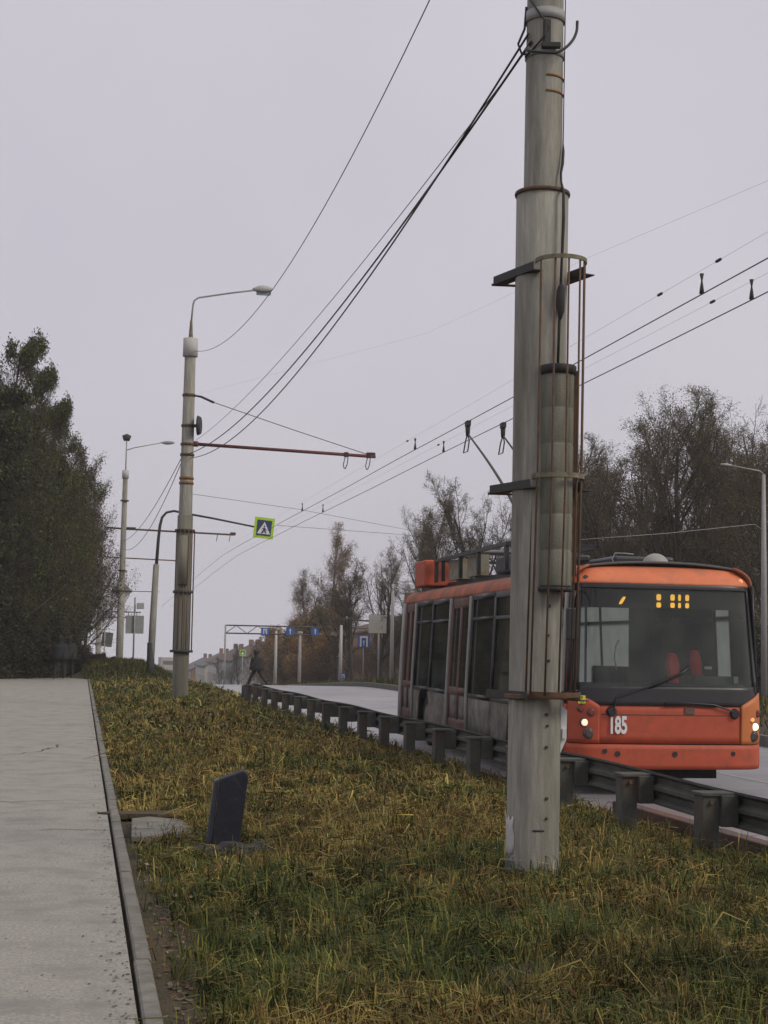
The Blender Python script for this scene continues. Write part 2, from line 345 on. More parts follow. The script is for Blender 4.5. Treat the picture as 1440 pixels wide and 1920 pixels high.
# fittings near the top of the picture
b = MB(); lathe(b, [(.142, 6.02), (.147, 6.02), (.147, 6.07), (.142, 6.07)]); b.build('clamp_band', M['galv'], root)
b = MB(); lathe(b, [(.142, 6.30), (.149, 6.30), (.149, 6.38), (.142, 6.38)]); b.build('clamp_band', M['galv'], root)
b = MB(); n_ = CAMN
b.box(tuple(n_ * .15 + CAMR * .0 + Vector((0, 0, 6.16))), (.05, .05, .22)); b.box(tuple(n_ * .165 + CAMR * .03 + Vector((0, 0, 6.07))), (.14, .05, .04), Matrix.Rotation(-YAW, 3, 'Z'))
b.build('bracket', M['iron'], root, bevel=.006)
def L(rx, nz, z): return CAMR * rx + CAMN * nz + Vector((0, 0, z))
# black cable loop hanging round the front of the pole
b = MB(); lp = []
for i in range(25):
    t = i / 24; a_ = R(-170 + 175 * t); lp.append(L(.185 * math.cos(a_) * (1 + .1 * t) + .03, .19 * abs(math.sin(a_)) + .06, 6.08 - .0 + .10 * math.sin(a_) * 1.0 + .26 * max(0, t - .5) ** 1.3 * 2))
b.tube(lp, .011, 7); b.build('cable_loop', M['cable'], root)
b = MB()
b.tube([L(-.145, .02, 6.42), L(-.155, .02, 6.25), L(-.20, .0, 6.14), L(-.17, .0, 6.06), L(-.13, .06, 6.04)], .009, 6)
b.tube([L(-.13, .1, 6.45), L(-.05, .17, 6.3), L(.02, .17, 6.2), L(-.05, .17, 6.1), L(-.15, .05, 6.02)], .008, 6)
b.build('cable_tail', M['cable'], root)
# thin cable down the right side
b = MB(); cz = [6.9, 6.2, 5.6, 5.36, 5.3, 5.2, 5.12, 5.05, 4.95, 4.75, 4.48, 4.44, 4.2, 3.9, 3.66]
cx = [.147, .146, .142, .140, .142, .136, .122, .124, .135, .137, .13, .128, .122, .115, .11]
cn = [.03, .04, .06, .07, .08, .10, .12, .13, .2, .2, .2, .2, .2, .2, .2]
cw = [.004, .004, .004, .005, .010, .011, .009, .008, .011, .013, .011, .010, .011, .011, .010]
b.tube([L(x, n, z) for x, n, z in zip(cx, cn, cz)], cw, 7); hang = b.build('weight_cable', M['cable'], root)
b = MB(); b.tube([L(.128, .2, 4.27), L(.127, .2, 4.24), L(.122, .2, 4.16), L(.122, .2, 4.10), L(.126, .2, 4.07), L(.12, .2, 4.0)], [.012, .028, .034, .034, .028, .008], 8); b.build('cable_turnbuckle', M['iron'], root)
# cage of rods round the counterweight
CX, CN, CRD = .125, .17, .175
def cage(z0, z1, name='cage_rod'):
    for a_ in (-88, -62, -20, 14, 48, 66, 84):
        pass
for a_ in (-90, -60, -19, 13, 46, 68, 90):
    b = MB(); x = CX + CRD * math.sin(R(a_)); n2 = CN + CRD * math.cos(R(a_)); xb = x - .012; 
    b.tube([L(x, n2, 4.44), L(x - .004, n2 + .003, 2.9), L(xb - .02, n2, 1.30)], .0078, 6); b.build('cage_rod', M['rust'], root)
def arc_band(zc, th, rad, name, m_, a0=-100, a1=100):
    b = MB(); k = 22; vs = []
    for i in range(k + 1):
        a_ = R(a0 + (a1 - a0) * i / k)
        for rr, zz in ((rad, -th / 2), (rad + .012, -th / 2), (rad + .012, th / 2), (rad, th / 2)):
            vs.append(L(CX + rr * math.sin(a_), CN + rr * math.cos(a_), zc + zz))
    fs = [(i * 4 + j, i * 4 + (j + 1) % 4, i * 4 + 4 + (j + 1) % 4, i * 4 + 4 + j) for i in range(k) for j in range(4)] + [(0, 1, 2, 3), (k * 4, k * 4 + 3, k * 4 + 2, k * 4 + 1)]
    b.add(vs, fs); return b.build(name, m_, root)
arc_band(4.44, .03, .178, 'cage_ring', M['rust_light']); arc_band(2.86, .035, .178, 'cage_ring', M['rust_light']); arc_band(1.305, .035, .172, 'cage_ring', M['rust'])
def bar(z, nm='clamp_bar'):
    for (ax, an, bx_, bn, tl) in ((-.085, .27, -.335, -.23, 0), (.305, .17, .085, -.27, 0)):
        a_ = L(ax, an, z); c_ = L(bx_, bn, z); d_ = (c_ - a_); ang = math.atan2(d_.y, d_.x); rt = Matrix.Rotation(ang, 3, 'Z')
        b = MB(); b.box(tuple((a_ + c_) / 2), (d_.length, .008, .06), rt); b.box(tuple((a_ + c_) / 2 + Vector((0, 0, -.028)) + rt @ Vector((0, -.04, 0))), (d_.length, .08, .008), rt)
        b.build(nm, M['iron'], root)
    b = MB(); b.tube([L(-.35, -.235, z - .03), L(-.05, -.26, z - .03), L(.10, -.27, z - .03)], .010, 6); b.build('tie_rod', M['rust'], root)
bar(4.385); bar(2.80); bar(1.29)
b = MB(); rt = Matrix.Rotation(-YAW - R(2), 3, 'Z'); b.box(tuple(L(.03, .215, 1.285)), (.54, .06, .032), rt); b.build('base_bracket', M['rust'], root, bevel=.004)
# counterweight of stacked concrete discs and its holder plate
b = MB(); c_ = L(.115, .175, 0)
prof = []; z = 2.07
while z < 3.60:
    prof += [(.112, z), (.118, z + .012), (.118, z + .245), (.112, z + .256)]; z += .256
lathe(b, [(.02, 2.07)] + prof + [(.02, z)], 28, c=(c_.x, c_.y)); b.build('counterweight', M['weight'], root)
b = MB(); lathe(b, [(.01, 3.607), (.132, 3.607), (.134, 3.66), (.128, 3.668), (.01, 3.668)], 28, c=(c_.x, c_.y)); b.build('weight_cap', M['iron'], root)
b = MB(); lathe(b, [(.01, 2.035), (.125, 2.035), (.125, 2.066), (.01, 2.066)], 28, c=(c_.x, c_.y)); b.build('weight_plate', M['iron'], root)
b = MB(); b.box(tuple(L(.25, .10, 2.9)), (.05, .012, 1.5), Matrix.Rotation(-YAW, 3, 'Z')); b.build('guide_plate', M['rust'], root)
# bolt holes, paint patch, plate
for z in (1.93, 1.72, 1.54, 1.16, 1.08, .93, .57, .43):
    a_ = R(22) + rng.uniform(-.04, .04); r_ = .1885
    b = MB(); b.tube([L(r_ * math.sin(a_) * .99, r_ * math.cos(a_) * .99, z), L((r_ + .012) * math.sin(a_), (r_ + .012) * math.cos(a_), z)], rng.uniform(.009, .015), 8)
    b.build('bolt_stub', M['iron'], root)
b = MB(); b.tube([L(.188 * math.sin(R(t)), .19 * math.cos(R(t)), .345) for t in range(-6, 24, 5)], .007, 6); b.build('wire_tie', M['iron'], root)
def wrap(name, a0, a1, z0, z1, m_, r_=.1925):
    b = MB(); us = [a0 + (a1 - a0) * i / 8 for i in range(9)]; vs_ = [z0 + (z1 - z0) * i / 4 for i in range(5)]
    b.grid(lambda u, v: tuple(L((r_ + .002) * math.sin(R(u + 3 * math.sin(v * 30))), (r_ + .002) * math.cos(R(u + 3 * math.sin(v * 30))), v + .02 * math.sin(u))), us, vs_); return b.build(name, m_, root, solid=.002)
wrap('paint_patch', -86, -50, .16, .42, M['concrete_pale']); wrap('tar_patch', -88, -48, -.03, .14, M['sign_back_dark'])
b = MB(); b.prism([(.19, .88), (.232, .98), (.235, 1.19), (.19, 1.22)], -.004, .004); b.box((.215, -.012, 1.02), (.03, .03, .07)); o = b.build('side_plate', M['white_paint'], root); o.rotation_euler = (0, 0, -YAW)

# ------------------------------------------------------------------ other poles of the median
def std_pole(x, y, z0, label, top=9.1, wide_top=4.72, lower='concrete'):
    r = empty('concrete_pole', (x, y, z0), label, 'pole', 'concrete overhead line poles')
    b = MB(); lathe(b, [(.20, -1.2), (.195, 0), (.188, wide_top), (.15, wide_top + .005)], 24); b.build('lower_shaft', M[lower], r)
    b = MB(); lathe(b, [(.165, wide_top - .05), (.135, top - .45), (.10, top - .44)], 24); b.build('upper_shaft', M['concrete'], r)
    b = MB(); lathe(b, [(.14, top - .46), (.185, top - .45), (.18, top), (.05, top + .01)], 20); b.build('pole_cap', M['concrete_pale'], r)
    return r
p2 = std_pole(2.80, 38, .22, 'concrete lamp pole in mid distance with a long red-brown trolley wire arm', top=8.88, wide_top=4.48, lower='concrete_dark')
z0 = .22
def P2(dx, z, dy=0): return (dx, dy, z - z0)
b = MB(); lathe(b, [(.085, 8.88 - z0), (.05, 9.2 - z0), (.03, 9.55 - z0)], 14); b.build('spike', M['rust_light'], p2)
b = MB(); b.tube([P2(.0, 9.5), P2(.03, 9.95), P2(.06, 10.06), P2(.16, 10.14), P2(1.0, 10.32), P2(1.55, 10.42)], .022, 8); b.build('lamp_arm', M['galv'], p2)
def lamp_head(b, x0, z, Lh=.5, s=1, dy=0):
    k = 12; pts = []
    for i in range(9):
        t = i / 8; pts.append((x0 + s * Lh * t, dy, z + .03 * t)); 
    rs = [.03, .05, .085, .10, .105, .10, .09, .07, .03]
    b.tube(pts, rs, k)
b = MB(); lamp_head(b, 1.5, 10.44 - z0); b.build('lamp_head', M['plastic_grey'], p2)
b = MB(); b.box((1.78, 0, 10.36 - z0), (.36, .15, .10)); b.build('lamp_glass', M['glass'], p2, bevel=.03)
for z in (7.68, 6.92, 6.46, 6.20, 5.62, 5.50):
    b = MB(); rr = .165 - (z - 4.5) * .0075; lathe(b, [(rr, z - z0 - .03), (rr + .022, z - z0 - .03), (rr + .022, z - z0 + .03), (rr, z - z0 + .03)], 20)
    b.build('clamp_band', M['rust'] if z > 5.7 else M['rust_orange'], p2)
b = MB(); b.tube([P2(.15, 7.68), P2(.30, 7.66), P2(.62, 7.53)], [.02, .03, .03], 7); b.build('stay_insulator', M['iron'], p2)
b = MB(); b.tube([P2(.6, 7.54), P2(2.6, 6.95), P2(4.55, 6.40)], .010, 5); b.build('stay_wire', M['wire'], p2)
b = MB(); b.tube([P2(.16, 6.48), P2(2.5, 6.42), P2(4.72, 6.36)], .042, 9); b.tube([P2(.14, 6.48), P2(.26, 6.48)], .07, 10); b.build('wire_arm', M['rust_red'], p2)
b = MB(); b.box(P2(4.6, 6.40), (.22, .06, .12)); b.build('arm_end_clamp', M['iron'], p2)
for x_ in (3.95, 4.52):
    b = MB(); b.box(P2(x_ + .02, 6.38), (.10, .09, .12)); b.tube([P2(x_, 6.34), P2(x_ - .05, 6.12), P2(x_ - .02, 6.02)], .012, 5); b.tube([P2(x_ + .07, 6.34), P2(x_ + .05, 6.14), P2(x_, 6.02)], .012, 5)
    b.build('wire_hanger', M['iron'], p2)
b = MB(); b.tube([P2(.12, 6.92, -.12), P2(.25, 6.90, -.16)], .04, 8); b.tube([P2(.22, 6.92, -.15), P2(.30, 6.92, -.17)], [.25, .21], 16)
bx = b.build('tension_wheel', M['iron'], p2)
for z, e in ((4.30, .245), (2.80, .25), (1.36, .28)):
    b = MB(); lathe(b, [(.2, z - z0), (e, z - z0), (e, z + .06 - z0), (.2, z + .06 - z0)], 20); b.build('cage_ring', M['iron'], p2)
for a_ in (-150, -120, -95, -70, -45, -5, 8):
    b = MB(); b.tube([(.245 * math.cos(R(a_)), .245 * math.sin(R(a_)), 1.38 - z0), (.24 * math.cos(R(a_)), .24 * math.sin(R(a_)), 4.33 - z0)], .013, 5); b.build('cage_rod', M['rust'], p2)
b = MB(); lathe(b, [(.02, 3.0 - z0), (.12, 3.0 - z0), (.12, 4.2 - z0), (.02, 4.2 - z0)], 16, c=(-.03, -.16)); b.build('counterweight', M['concrete_dark'], p2)

pz = float(gz(2.95, 85)) - .1
p3 = std_pole(2.95, 85, pz, 'tall pale concrete lamp pole past the grassy mound, right of the leftmost trees', top=10.9 - pz, wide_top=5.0 - pz)
def P3(dx, z): return (dx, 0, z - pz)
b = MB(); b.tube([P3(0, 10.9), P3(0, 12.7)], .035, 7); b.build('lamp_mast', M['galv'], p3)
b = MB(); b.tube([P3(-.2, 12.65), P3(0, 12.72), P3(.2, 12.65)], [.16, .20, .16], 10); b.build('lamp_head', M['iron'], p3)
b = MB(); b.tube([P3(0, 12.0), P3(.4, 12.15), P3(1.9, 12.5)], .028, 6); b.build('lamp_arm', M['galv'], p3)
b = MB(); lamp_head(b, 1.85, 12.5 - pz, .75); b.build('lamp_head', M['galv'], p3)
b = MB(); b.tube([P3(-.9, 7.74), P3(0, 7.70), P3(6.0, 7.57)], .05, 8); b.build('wire_arm', M['rust'], p3)
b = MB(); b.box(P3(5.95, 7.62), (.3, .08, .16)); b.build('arm_end_clamp', M['iron'], p3)
b = MB(); b.box(P3(.4, 7.72), (.5, .12, .16)); b.build('arm_insulator', M['iron'], p3)
for x_ in (5.1, 5.8):
    b = MB(); b.tube([P3(x_, 7.55), P3(x_ - .05, 7.2)], .02, 5); b.build('wire_hanger', M['iron'], p3)
for z in (9.2, 5.4, 4.3):
    b = MB(); lathe(b, [(.16, z - pz), (.23, z - pz), (.23, z - pz + .07), (.16, z - pz + .07)], 16); b.build('clamp_band', M['rust'], p3)

pz = float(gz(2.5, 115)) - .1
p5 = std_pole(2.45, 115, pz, 'farther concrete pole partly hidden at the edge of the left trees', top=8.6 - pz, wide_top=4.0 - pz)
b = MB()
for z in (3.35, 3.75): b.tube([(0, 0, z - pz), (3.0, 0, z - pz)], .045, 6)
for i in range(5): b.tube([(.3 + i * .6, 0, 3.35 - pz), (.3 + i * .6, 0, 3.75 - pz)], .03, 5)
b.build('twin_arm', M['iron'], p5)
b = MB(); b.tube([(-.2, 0, 7.75 - pz), (5.4, 0, 7.62 - pz)], .05, 6); b.build('wire_arm', M['rust'], p5)

# leaning pole whose long curved arm carries the crossing sign
bz = float(gz(3.72, 69)) - .15
sp = empty('sign_pole', (3.74, 69, bz), 'slightly leaning thin pole with a bent top arm that holds the green edged crossing sign', 'sign pole')
def rel(v, o_): return (v[0] - o_[0], v[1] - o_[1], v[2] - o_[2])
O = (3.74, 69, bz)
b = MB(); b.tube([(0, 0, -.3), rel(at(287, 1160, 69), O), rel(at(293, 1058, 69), O)], [.16, .15, .13], 14); b.build('lower_tube', M['concrete'], sp)
b = MB(); b.tube([(0, 0, -.05), (.02, 0, .5), rel(at(283, 1205, 69), O)], [.175, .172, .16], 12); b.build('painted_foot', M['iron'], sp)
b = MB(); b.tube([rel(at(x, y_, 69), O) for x, y_ in ((293, 1062), (297, 1010), (300, 985), (304, 970), (312, 961), (326, 958), (345, 962), (400, 972), (478, 988))], [.075, .07, .065, .06, .055, .052, .05, .045, .04], 9)
b.build('curved_arm', M['iron'], sp)
def flat_sign(name, c, sz, label, cat, m_list, rot=0.0, parent=None, extra=None, th=.03, yaw=0):
    r = empty(name, c, label, cat); r.rotation_euler = (0, rot, yaw); return r
sg = empty('crossing_sign', tuple(at(495, 990, 68.85)), 'pedestrian crossing sign in a bright lime frame, hanging from the long bent arm', 'traffic sign')
sg.rotation_euler = (0, R(5), 0)
b = MB(); b.box((0, 0, 0), (.90, .03, .94)); b.build('backing_board', M['lime'], sg, bevel=.008)
b = MB(); b.box((0, -.022, 0), (.66, .008, .70)); b.build('sign_face', M['blue_dark'], sg)
b = MB(); b.prism([(-.30, -.27), (.30, -.27), (0, .28)], -.034, -.028); b.build('white_triangle', M['white_paint'], sg)
b = MB()
b.prism([(-.03, .02), (.05, .02), (.07, -.10), (.13, -.22), (.08, -.25), (.02, -.14), (-.07, -.25), (-.12, -.22), (-.04, -.10)], -.040, -.036)
b.tube([(.01, -.040, .075), (.01, -.036, .075)], .038, 10); b.prism([(-.04, 0), (-.12, -.08), (-.10, -.10), (-.03, -.03)], -.0402, -.036); b.prism([(.05, 0), (.11, -.07), (.095, -.09), (.04, -.03)], -.0402, -.036)
b.build('walking_figure', M['blue_dark'], sg)

# signs seen from behind
def post_sign(name, px, Y, ytop, ybase_z, label, cat='traffic sign'):
    p = at(px, ytop, Y); gzv = float(gz(p.x, Y)) - .1
    r = empty(name, (p.x, Y, gzv), label, cat); b = MB(); b.tube([(0, 0, -.3), (0, 0, p.z - gzv)], .04, 8); b.build('post', M['galv'], r); return r, p, gzv
r, p, gv = post_sign('traffic_sign', 253.5, 75, 1120, 0, 'square grey road sign seen from behind on a thin post beside the pale pole')
b = MB(); b.box((.02, .06, at(254, 1171, 75).z - gv), (.86, .012, .86)); b.build('sign_panel', M['sign_back'], r, bevel=.02)
b = MB(); b.box((.26, 0, at(262, 1136, 75).z - gv), (.34, .3, .28)); b.build('camera_box', M['plastic_grey'], r, bevel=.02)
b = MB(); b.box((.14, 0, at(262, 1141, 75).z - gv), (.1, .04, .04)); b.build('bracket', M['iron'], r)
r, p, gv = post_sign('traffic_sign', 197, 110, 1180, 0, 'small dark tilted sign seen from behind, in front of the left trees')
b = MB(); b.box((.16, .06, at(201, 1199, 110).z - gv), (.76, .012, 1.0), Matrix.Rotation(R(6), 3, 'Y')); b.build('sign_panel', M['sign_back_dark'], r)
dg = empty('traffic_sign', tuple(at(228.5, 1108, 85.3)), 'diamond shaped road sign seen from behind, fixed behind the tall pale pole', 'traffic sign')
b = MB(); b.box((0, 0, 0), (.82, .012, .82), Matrix.Rotation(R(45), 3, 'Y')); b.build('sign_panel', M['sign_back'], dg)
b = MB(); b.box((0, -.03, 0), (1.2, .03, .04)); b.build('bracket', M['iron'], dg)
b = MB(); b.tube([(.55, 0, 0), (2.0, 0, 0)], .02, 5); b.build('side_rod', M['iron'], dg)

# ------------------------------------------------------------------ guardrail
rl = empty('guardrail', (5.5, 8, -.25), 'long weathered grey steel guardrail between the grass and the road', 'guardrail')
RX = lambda Y: 5.52 if Y < 20 else 5.52 - .006 * (Y - 20)
prof = [(.0, .0), (.0, .02), (.055, .05), (.055, .10), (.0, .135), (.0, .165), (.055, .20), (.055, .25), (.0, .28), (.0, .30)]
yy = 8.6; YP = [8.6 + 1.9 * i for i in range(20)]
b = MB()
def railpt(j, Y):
    px_, pz_ = prof[j]; return (RX(Y) - 5.5 + .06 + px_ + .008 * math.sin(Y * 1.3), Y - 8, pz_ + .40 + .012 * math.sin(Y * .9))
seg = [8.0 + .475 * i for i in range(80)]
b.grid(lambda j, Y: railpt(int(j), Y), list(range(len(prof))), seg, smooth=False); b.build('beam', M['rail'], rl, solid=.006)
for i, Y in enumerate(YP):
    x = RX(Y) - 5.5; tilt = rng.uniform(-.02, .02)
    b = MB(); rt = Matrix.Rotation(tilt, 3, 'X')
    b.box((x - .16, Y - 8, .18), (.15, .19, 1.0), rt); b.build('rail_post', M['rail_post'], rl, bevel=.008)
    b = MB(); b.box((x - .01, Y - 8, .53), (.15, .30, .26)); b.box((x - .10, Y - 8, .665), (.30, .24, .03)); sp_ = b.build('spacer', M['rail'], rl, bevel=.006); b = MB(); b.tube([(x - .16, Y - 8 - .10, .60), (x - .16, Y - 8 - .125, .60)], .018, 8); b.build('bolt', M['rust'], sp_)
b = MB(); b.box((RX(45.5) - 5.5 - .05, 37.7, .46), (.3, .12, .36)); b.build('end_cap', M['rail'], rl, bevel=.03)

# ------------------------------------------------------------------ leaning slab in the grass
sl = empty('bollard', (1.315, 12.35, .0), 'dark blue-black metal stump leaning to the right on broken rubble in the grass', 'bollard')
b = MB(); w_ = .245; sh_ = .13
fr = [(-.115, .02), (.09, .0), (.150, .54), (.142, .585), (.11, .605), (-.075, .535)]
b.prism(fr, -.10, .10); b.build('slanted_body', M['slab_blue'], sl, bevel=.012)
b = MB(); b.prism([(-.168, .04), (-.118, .02), (-.079, .535), (-.115, .52)], -.06, .14); b.build('side_flange', M['slab_side'], sl, bevel=.006)
sl.rotation_euler = (0, 0, -YAW + R(6))
def rock(c, r_, seed):
    bm = bmesh.new(); bmesh.ops.create_icosphere(bm, subdivisions=2, radius=r_); rr = random.Random(seed)
    sx, sy, sz = rr.uniform(.9, 1.5), rr.uniform(.8, 1.3), rr.uniform(.4, .65)
    for v in bm.verts:
        k = 1 + .22 * math.sin(v.co.x * 9 / r_ * .3 + seed) + rr.uniform(-.09, .09); v.co = Vector((v.co.x * sx, v.co.y * sy, v.co.z * sz)) * k
    me = bpy.data.meshes.new('rubble_stone'); bm.to_mesh(me); bm.free(); me.materials.append(M['rock'])
    o = bpy.data.objects.new('rubble_stone', me); COL.objects.link(o); o.location = c; o.rotation_euler = (0, 0, rr.uniform(0, 6)); return o
for i, (dx, dy, r_) in enumerate([(-.20, -.12, .09), (-.02, -.16, .11), (.15, -.13, .09), (.02, -.34, .07), (.27, -.30, .08), (-.30, -.02, .06), (.24, .05, .08), (.38, -.22, .05), (-.18, -.38, .05)]):
    o = rock((1.36 + dx, 12.3 + dy, .0), r_, i); tag(o, 'broken dark stone in the rubble round the foot of the leaning dark stump', 'stone', 'rubble stones round the leaning stump')
# concrete slab remains beside the kerb
b = MB()
b.prism([(.60, 13.1), (1.02, 13.0), (1.16, 13.5), (1.10, 14.3), (.82, 14.55), (.66, 14.4)], -.05, .002, axis='z')
tag(b.build('concrete_slab', M['kerb'], bevel=.01), 'broken flat concrete slab sunk in the grass beside the footpath kerb', 'slab')
b = MB(); b.prism([(.36, 14.78), (.50, 14.9), (1.0, 14.95), (1.2, 14.75), (.9, 14.62), (.52, 14.66)], -.02, .014, axis='z')
tag(b.build('drain_slot', M['soil']), 'dark muddy drainage slot crossing the footpath kerb', 'drain')

# ------------------------------------------------------------------ trolleybus (local: x across, y backwards from the front, z up)
bus = empty('trolleybus', (7.50, 18.42, -.196), 'orange and black single trolleybus with fleet number 185 driving toward the viewer', 'trolleybus', rz=-R(1.9))
def hw(z): return 1.275 - .085 * max(0.0, z - 1.05) / 1.85
def yo(z):
    if z < 1.12: return .0 + .03 * (1.12 - z)
    if z < 2.62: return .0 + .14 * (z - 1.12) / 1.5
    return .14 + .34 * ((z - 2.62) / .26) ** 1.6
def Pf(x, z, off=0.0):
    t = min(1.0, abs(x) / hw(z)); return (x + math.copysign(off * t ** 8, x) if x else 0, yo(z) + .07 * t ** 2 + .26 * t ** 10 - off, z)
def lin(a, b, n): return [a + (b - a) * i / (n - 1) for i in range(n)]
def fpatch(name, x0, x1, z0, z1, m_, off=0.0, nx_=28, nz_=6, solid=.02, parent=bus, poly=None, bevel=0, bias=False):
    b = MB(); full = abs(x0) > 2
    us = lin(-1, 1, 41) if full else lin(0, 1, nx_)
    if full: us = [math.copysign(1 - (1 - abs(u)) ** 1.6, u) for u in us]
    def fn(u, z):
        x = u * hw(z) if full else x0 + (x1 - x0) * u
        return Pf(x, z, off)
    b.grid(fn, us, lin(z0, z1, nz_)); return b.build(name, m_, parent, solid=solid, bevel=bevel)
fpatch('bumper', -9, 9, .33, .635, M['orange'], .012, solid=.03)
fpatch('front_panel', -9, 9, .65, 1.14, M['orange'], 0, solid=.02)
b = MB(); us = [math.copysign(1 - (1 - abs(u)) ** 1.6, u) for u in lin(-1, 1, 41)]
b.grid(lambda u, z: Pf(u * hw(z), z, -.02), us, [.60, .68]); b.build('bumper_gap', M['black_trim'], bus)
fpatch('panel_crease', -.90, .92, 1.00, 1.012, M['door_paint'], .012, solid=.004)
# windshield surround
fpatch('windshield_apron', -1.17, 1.17, 1.12, 1.37, M['black_trim'], .010)
fpatch('windshield_header', -1.13, 1.13, 2.585, 2.66, M['black_trim'], .010)
for s in (-1, 1):
    b = MB(); b.grid(lambda u, z: Pf(s * (hw(z) - .105 + .06 * u), z, .011), lin(0, 1, 5), lin(1.3, 2.64, 10)); b.build('windshield_pillar', M['black_trim'], bus, solid=.02)
    b = MB(); b.grid(lambda u, z: Pf(s * (hw(z) - .048 + .048 * u), z, .004), lin(0, 1, 7), lin(1.12, 2.64, 10)); b.build('corner_pillar', M['black_trim'], bus, solid=.02)
    b = MB(); b.grid(lambda u, z: Pf(s * (hw(z) - .012 + .012 * u), z, .012), lin(0, 1, 3), lin(1.12, 2.64, 10)); b.build('corner_edge', M['orange'], bus, solid=.012)
b = MB(); b.grid(lambda u, z: Pf(u * (hw(z) - .10), z, 0), lin(-1, 1, 33), lin(1.35, 2.60, 12)); ws = b.build('windshield', M['windshield'], bus)
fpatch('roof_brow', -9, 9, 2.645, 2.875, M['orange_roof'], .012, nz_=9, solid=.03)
for x_ in (-1.03, 1.03):
    p = Pf(x_, 2.72, .03); b = MB(); b.tube([(p[0], p[1] + .02, p[2]), (p[0], p[1] - .015, p[2])], [.035, .025], 12); b.build('marker_lamp', M['lamp_amber'] if x_ > 0 else M['lamp_off'], bus)
# headlight pods
for s in (-1, 1):
    b = MB()
    def pod(u, v):
        x = s * (.93 + .32 * u); top = 1.24 - .13 * (1 - u) ** 2 if s < 0 else 1.13 + .16 * u
        if s < 0 and u > .8: top -= .25 * (u - .8)
        z = .645 + (top - .645) * v; return Pf(max(-hw(z), min(hw(z), x)), z, .022)
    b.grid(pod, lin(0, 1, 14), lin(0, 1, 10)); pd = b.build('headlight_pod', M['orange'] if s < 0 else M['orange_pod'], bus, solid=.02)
    lamps = [(-1.10, .90, .047, 'lamp_dim'), (-1.05, .765, .058, 'lamp_off'), (-1.135, 1.07, .038, 'lamp_red'), (-1.03, 1.025, .042, 'lamp_red')] if s < 0 else \
            [(1.135, .865, .052, 'lamp_on'), (1.09, .955, .032, 'lamp_amber'), (1.105, .745, .058, 'lamp_off'), (1.18, 1.03, .038, 'lamp_red')]
    for x_, z_, r_, k_ in lamps:
        p = Pf(x_, z_, .034); nrm = Vector((p[0] - Pf(x_ - s * .06, z_, .034)[0], 0, 0))
        b = MB(); b.tube([(p[0], p[1] + .03, z_), (p[0], p[1] - .004, z_), (p[0], p[1] - .012, z_)], [r_ * 1.25, r_ * 1.25, r_ * 1.05], 18); rim = b.build('lamp_bezel', M['lamp_off'], pd)
        b = MB(); b.tube([(p[0], p[1] - .010, z_), (p[0], p[1] - .022, z_)], [r_, r_ * .7], 18); b.build('headlight' if k_ in ('lamp_on', 'lamp_dim') else 'indicator_lamp', M[k_], pd)
p = Pf(-1.13, 1.185, .05); b = MB(); b.box((p[0], p[1] - .02, 1.185), (.095, .004, .10)); st = b.build('access_sticker', M['yellow'], bus)
b = MB(); b.tube([(p[0], p[1] - .026, 1.215), (p[0], p[1] - .023, 1.215)], .011, 8); b.tube([(p[0], p[1] - .025, 1.20), (p[0], p[1] - .025, 1.175), (p[0] + .022, p[1] - .025, 1.17), (p[0] + .026, p[1] - .025, 1.15)], .005, 5)
b.tube([(p[0] + .018 * math.cos(t) - .003, p[1] - .025, 1.163 + .018 * math.sin(t)) for t in lin(2.2, 5.8, 9)], .0035, 5); b.build('wheelchair_symbol', M['black_trim'], st)
# fleet number
def text_mesh(name, s, size, m_, parent, loc, sx=1, ext=.003, offset=0.0):
    cu_ = bpy.data.curves.new('t', 'FONT'); cu_.body = s; cu_.size = size; cu_.extrude = ext; cu_.offset = offset; cu_.align_x = 'CENTER'; cu_.align_y = 'CENTER'; cu_.space_character = 1.0
    t = bpy.data.objects.new('t', cu_); COL.objects.link(t); bpy.context.view_layer.update()
    me = bpy.data.meshes.new_from_object(t.evaluated_get(bpy.context.evaluated_depsgraph_get())); bpy.data.objects.remove(t); bpy.data.curves.remove(cu_)
    for v in me.vertices: v.co = Vector((v.co.x * sx, -v.co.z, v.co.y))
    me.materials.clear(); me.materials.append(m_); o = bpy.data.objects.new(name, me); COL.objects.link(o); o.parent = parent; o.location = loc; return o
p = Pf(-.70, .865, .018); text_mesh('fleet_number', '185', .29, M['white_paint'], bus, (p[0], p[1] - .006, .865), sx=.56, offset=.010)
for x_, z_, r_ in ((-.86, .55, .03), (-.70, .52, .035), (.04, .52, .035), (.82, .53, .03)):
    q = Pf(x_, z_, .03); b = MB(); b.tube([(q[0], q[1] + .01, z_), (q[0], q[1] - .004, z_)], r_, 12); b.build('tow_hole', M['black_trim'], bus)
for x_, z_ in ((-.78, 1.04), (.84, 1.03)):
    q = Pf(x_, z_, .03); b = MB(); b.tube([(q[0], q[1] + .02, z_), (q[0], q[1] - .03, z_)], [.07, .05], 12); wp = b.build('wiper_pivot', M['black_trim'], bus)
    b = MB(); e = [(-.72, 1.22), (-.30, 1.36), (.10, 1.52), (.25, 1.62)] if x_ < 0 else [(.84, 1.05), (.55, 1.14), (.2, 1.16), (-.1, 1.15)]
    b.tube([(x_, q[1] - .02, z_)] + [Pf(a_, c_, .045) for a_, c_ in e], .013, 6); b.tube([Pf(a_, c_ - .02, .03) for a_, c_ in e[1:]], .014, 5); b.build('wiper_arm', M['black_trim'], wp)
q = Pf(.25, 1.06, .014); b = MB(); b.box((.23, q[1] - .003, 1.06), (.13, .012, .08)); b.build('emblem_plate', M['door_paint'], bus)
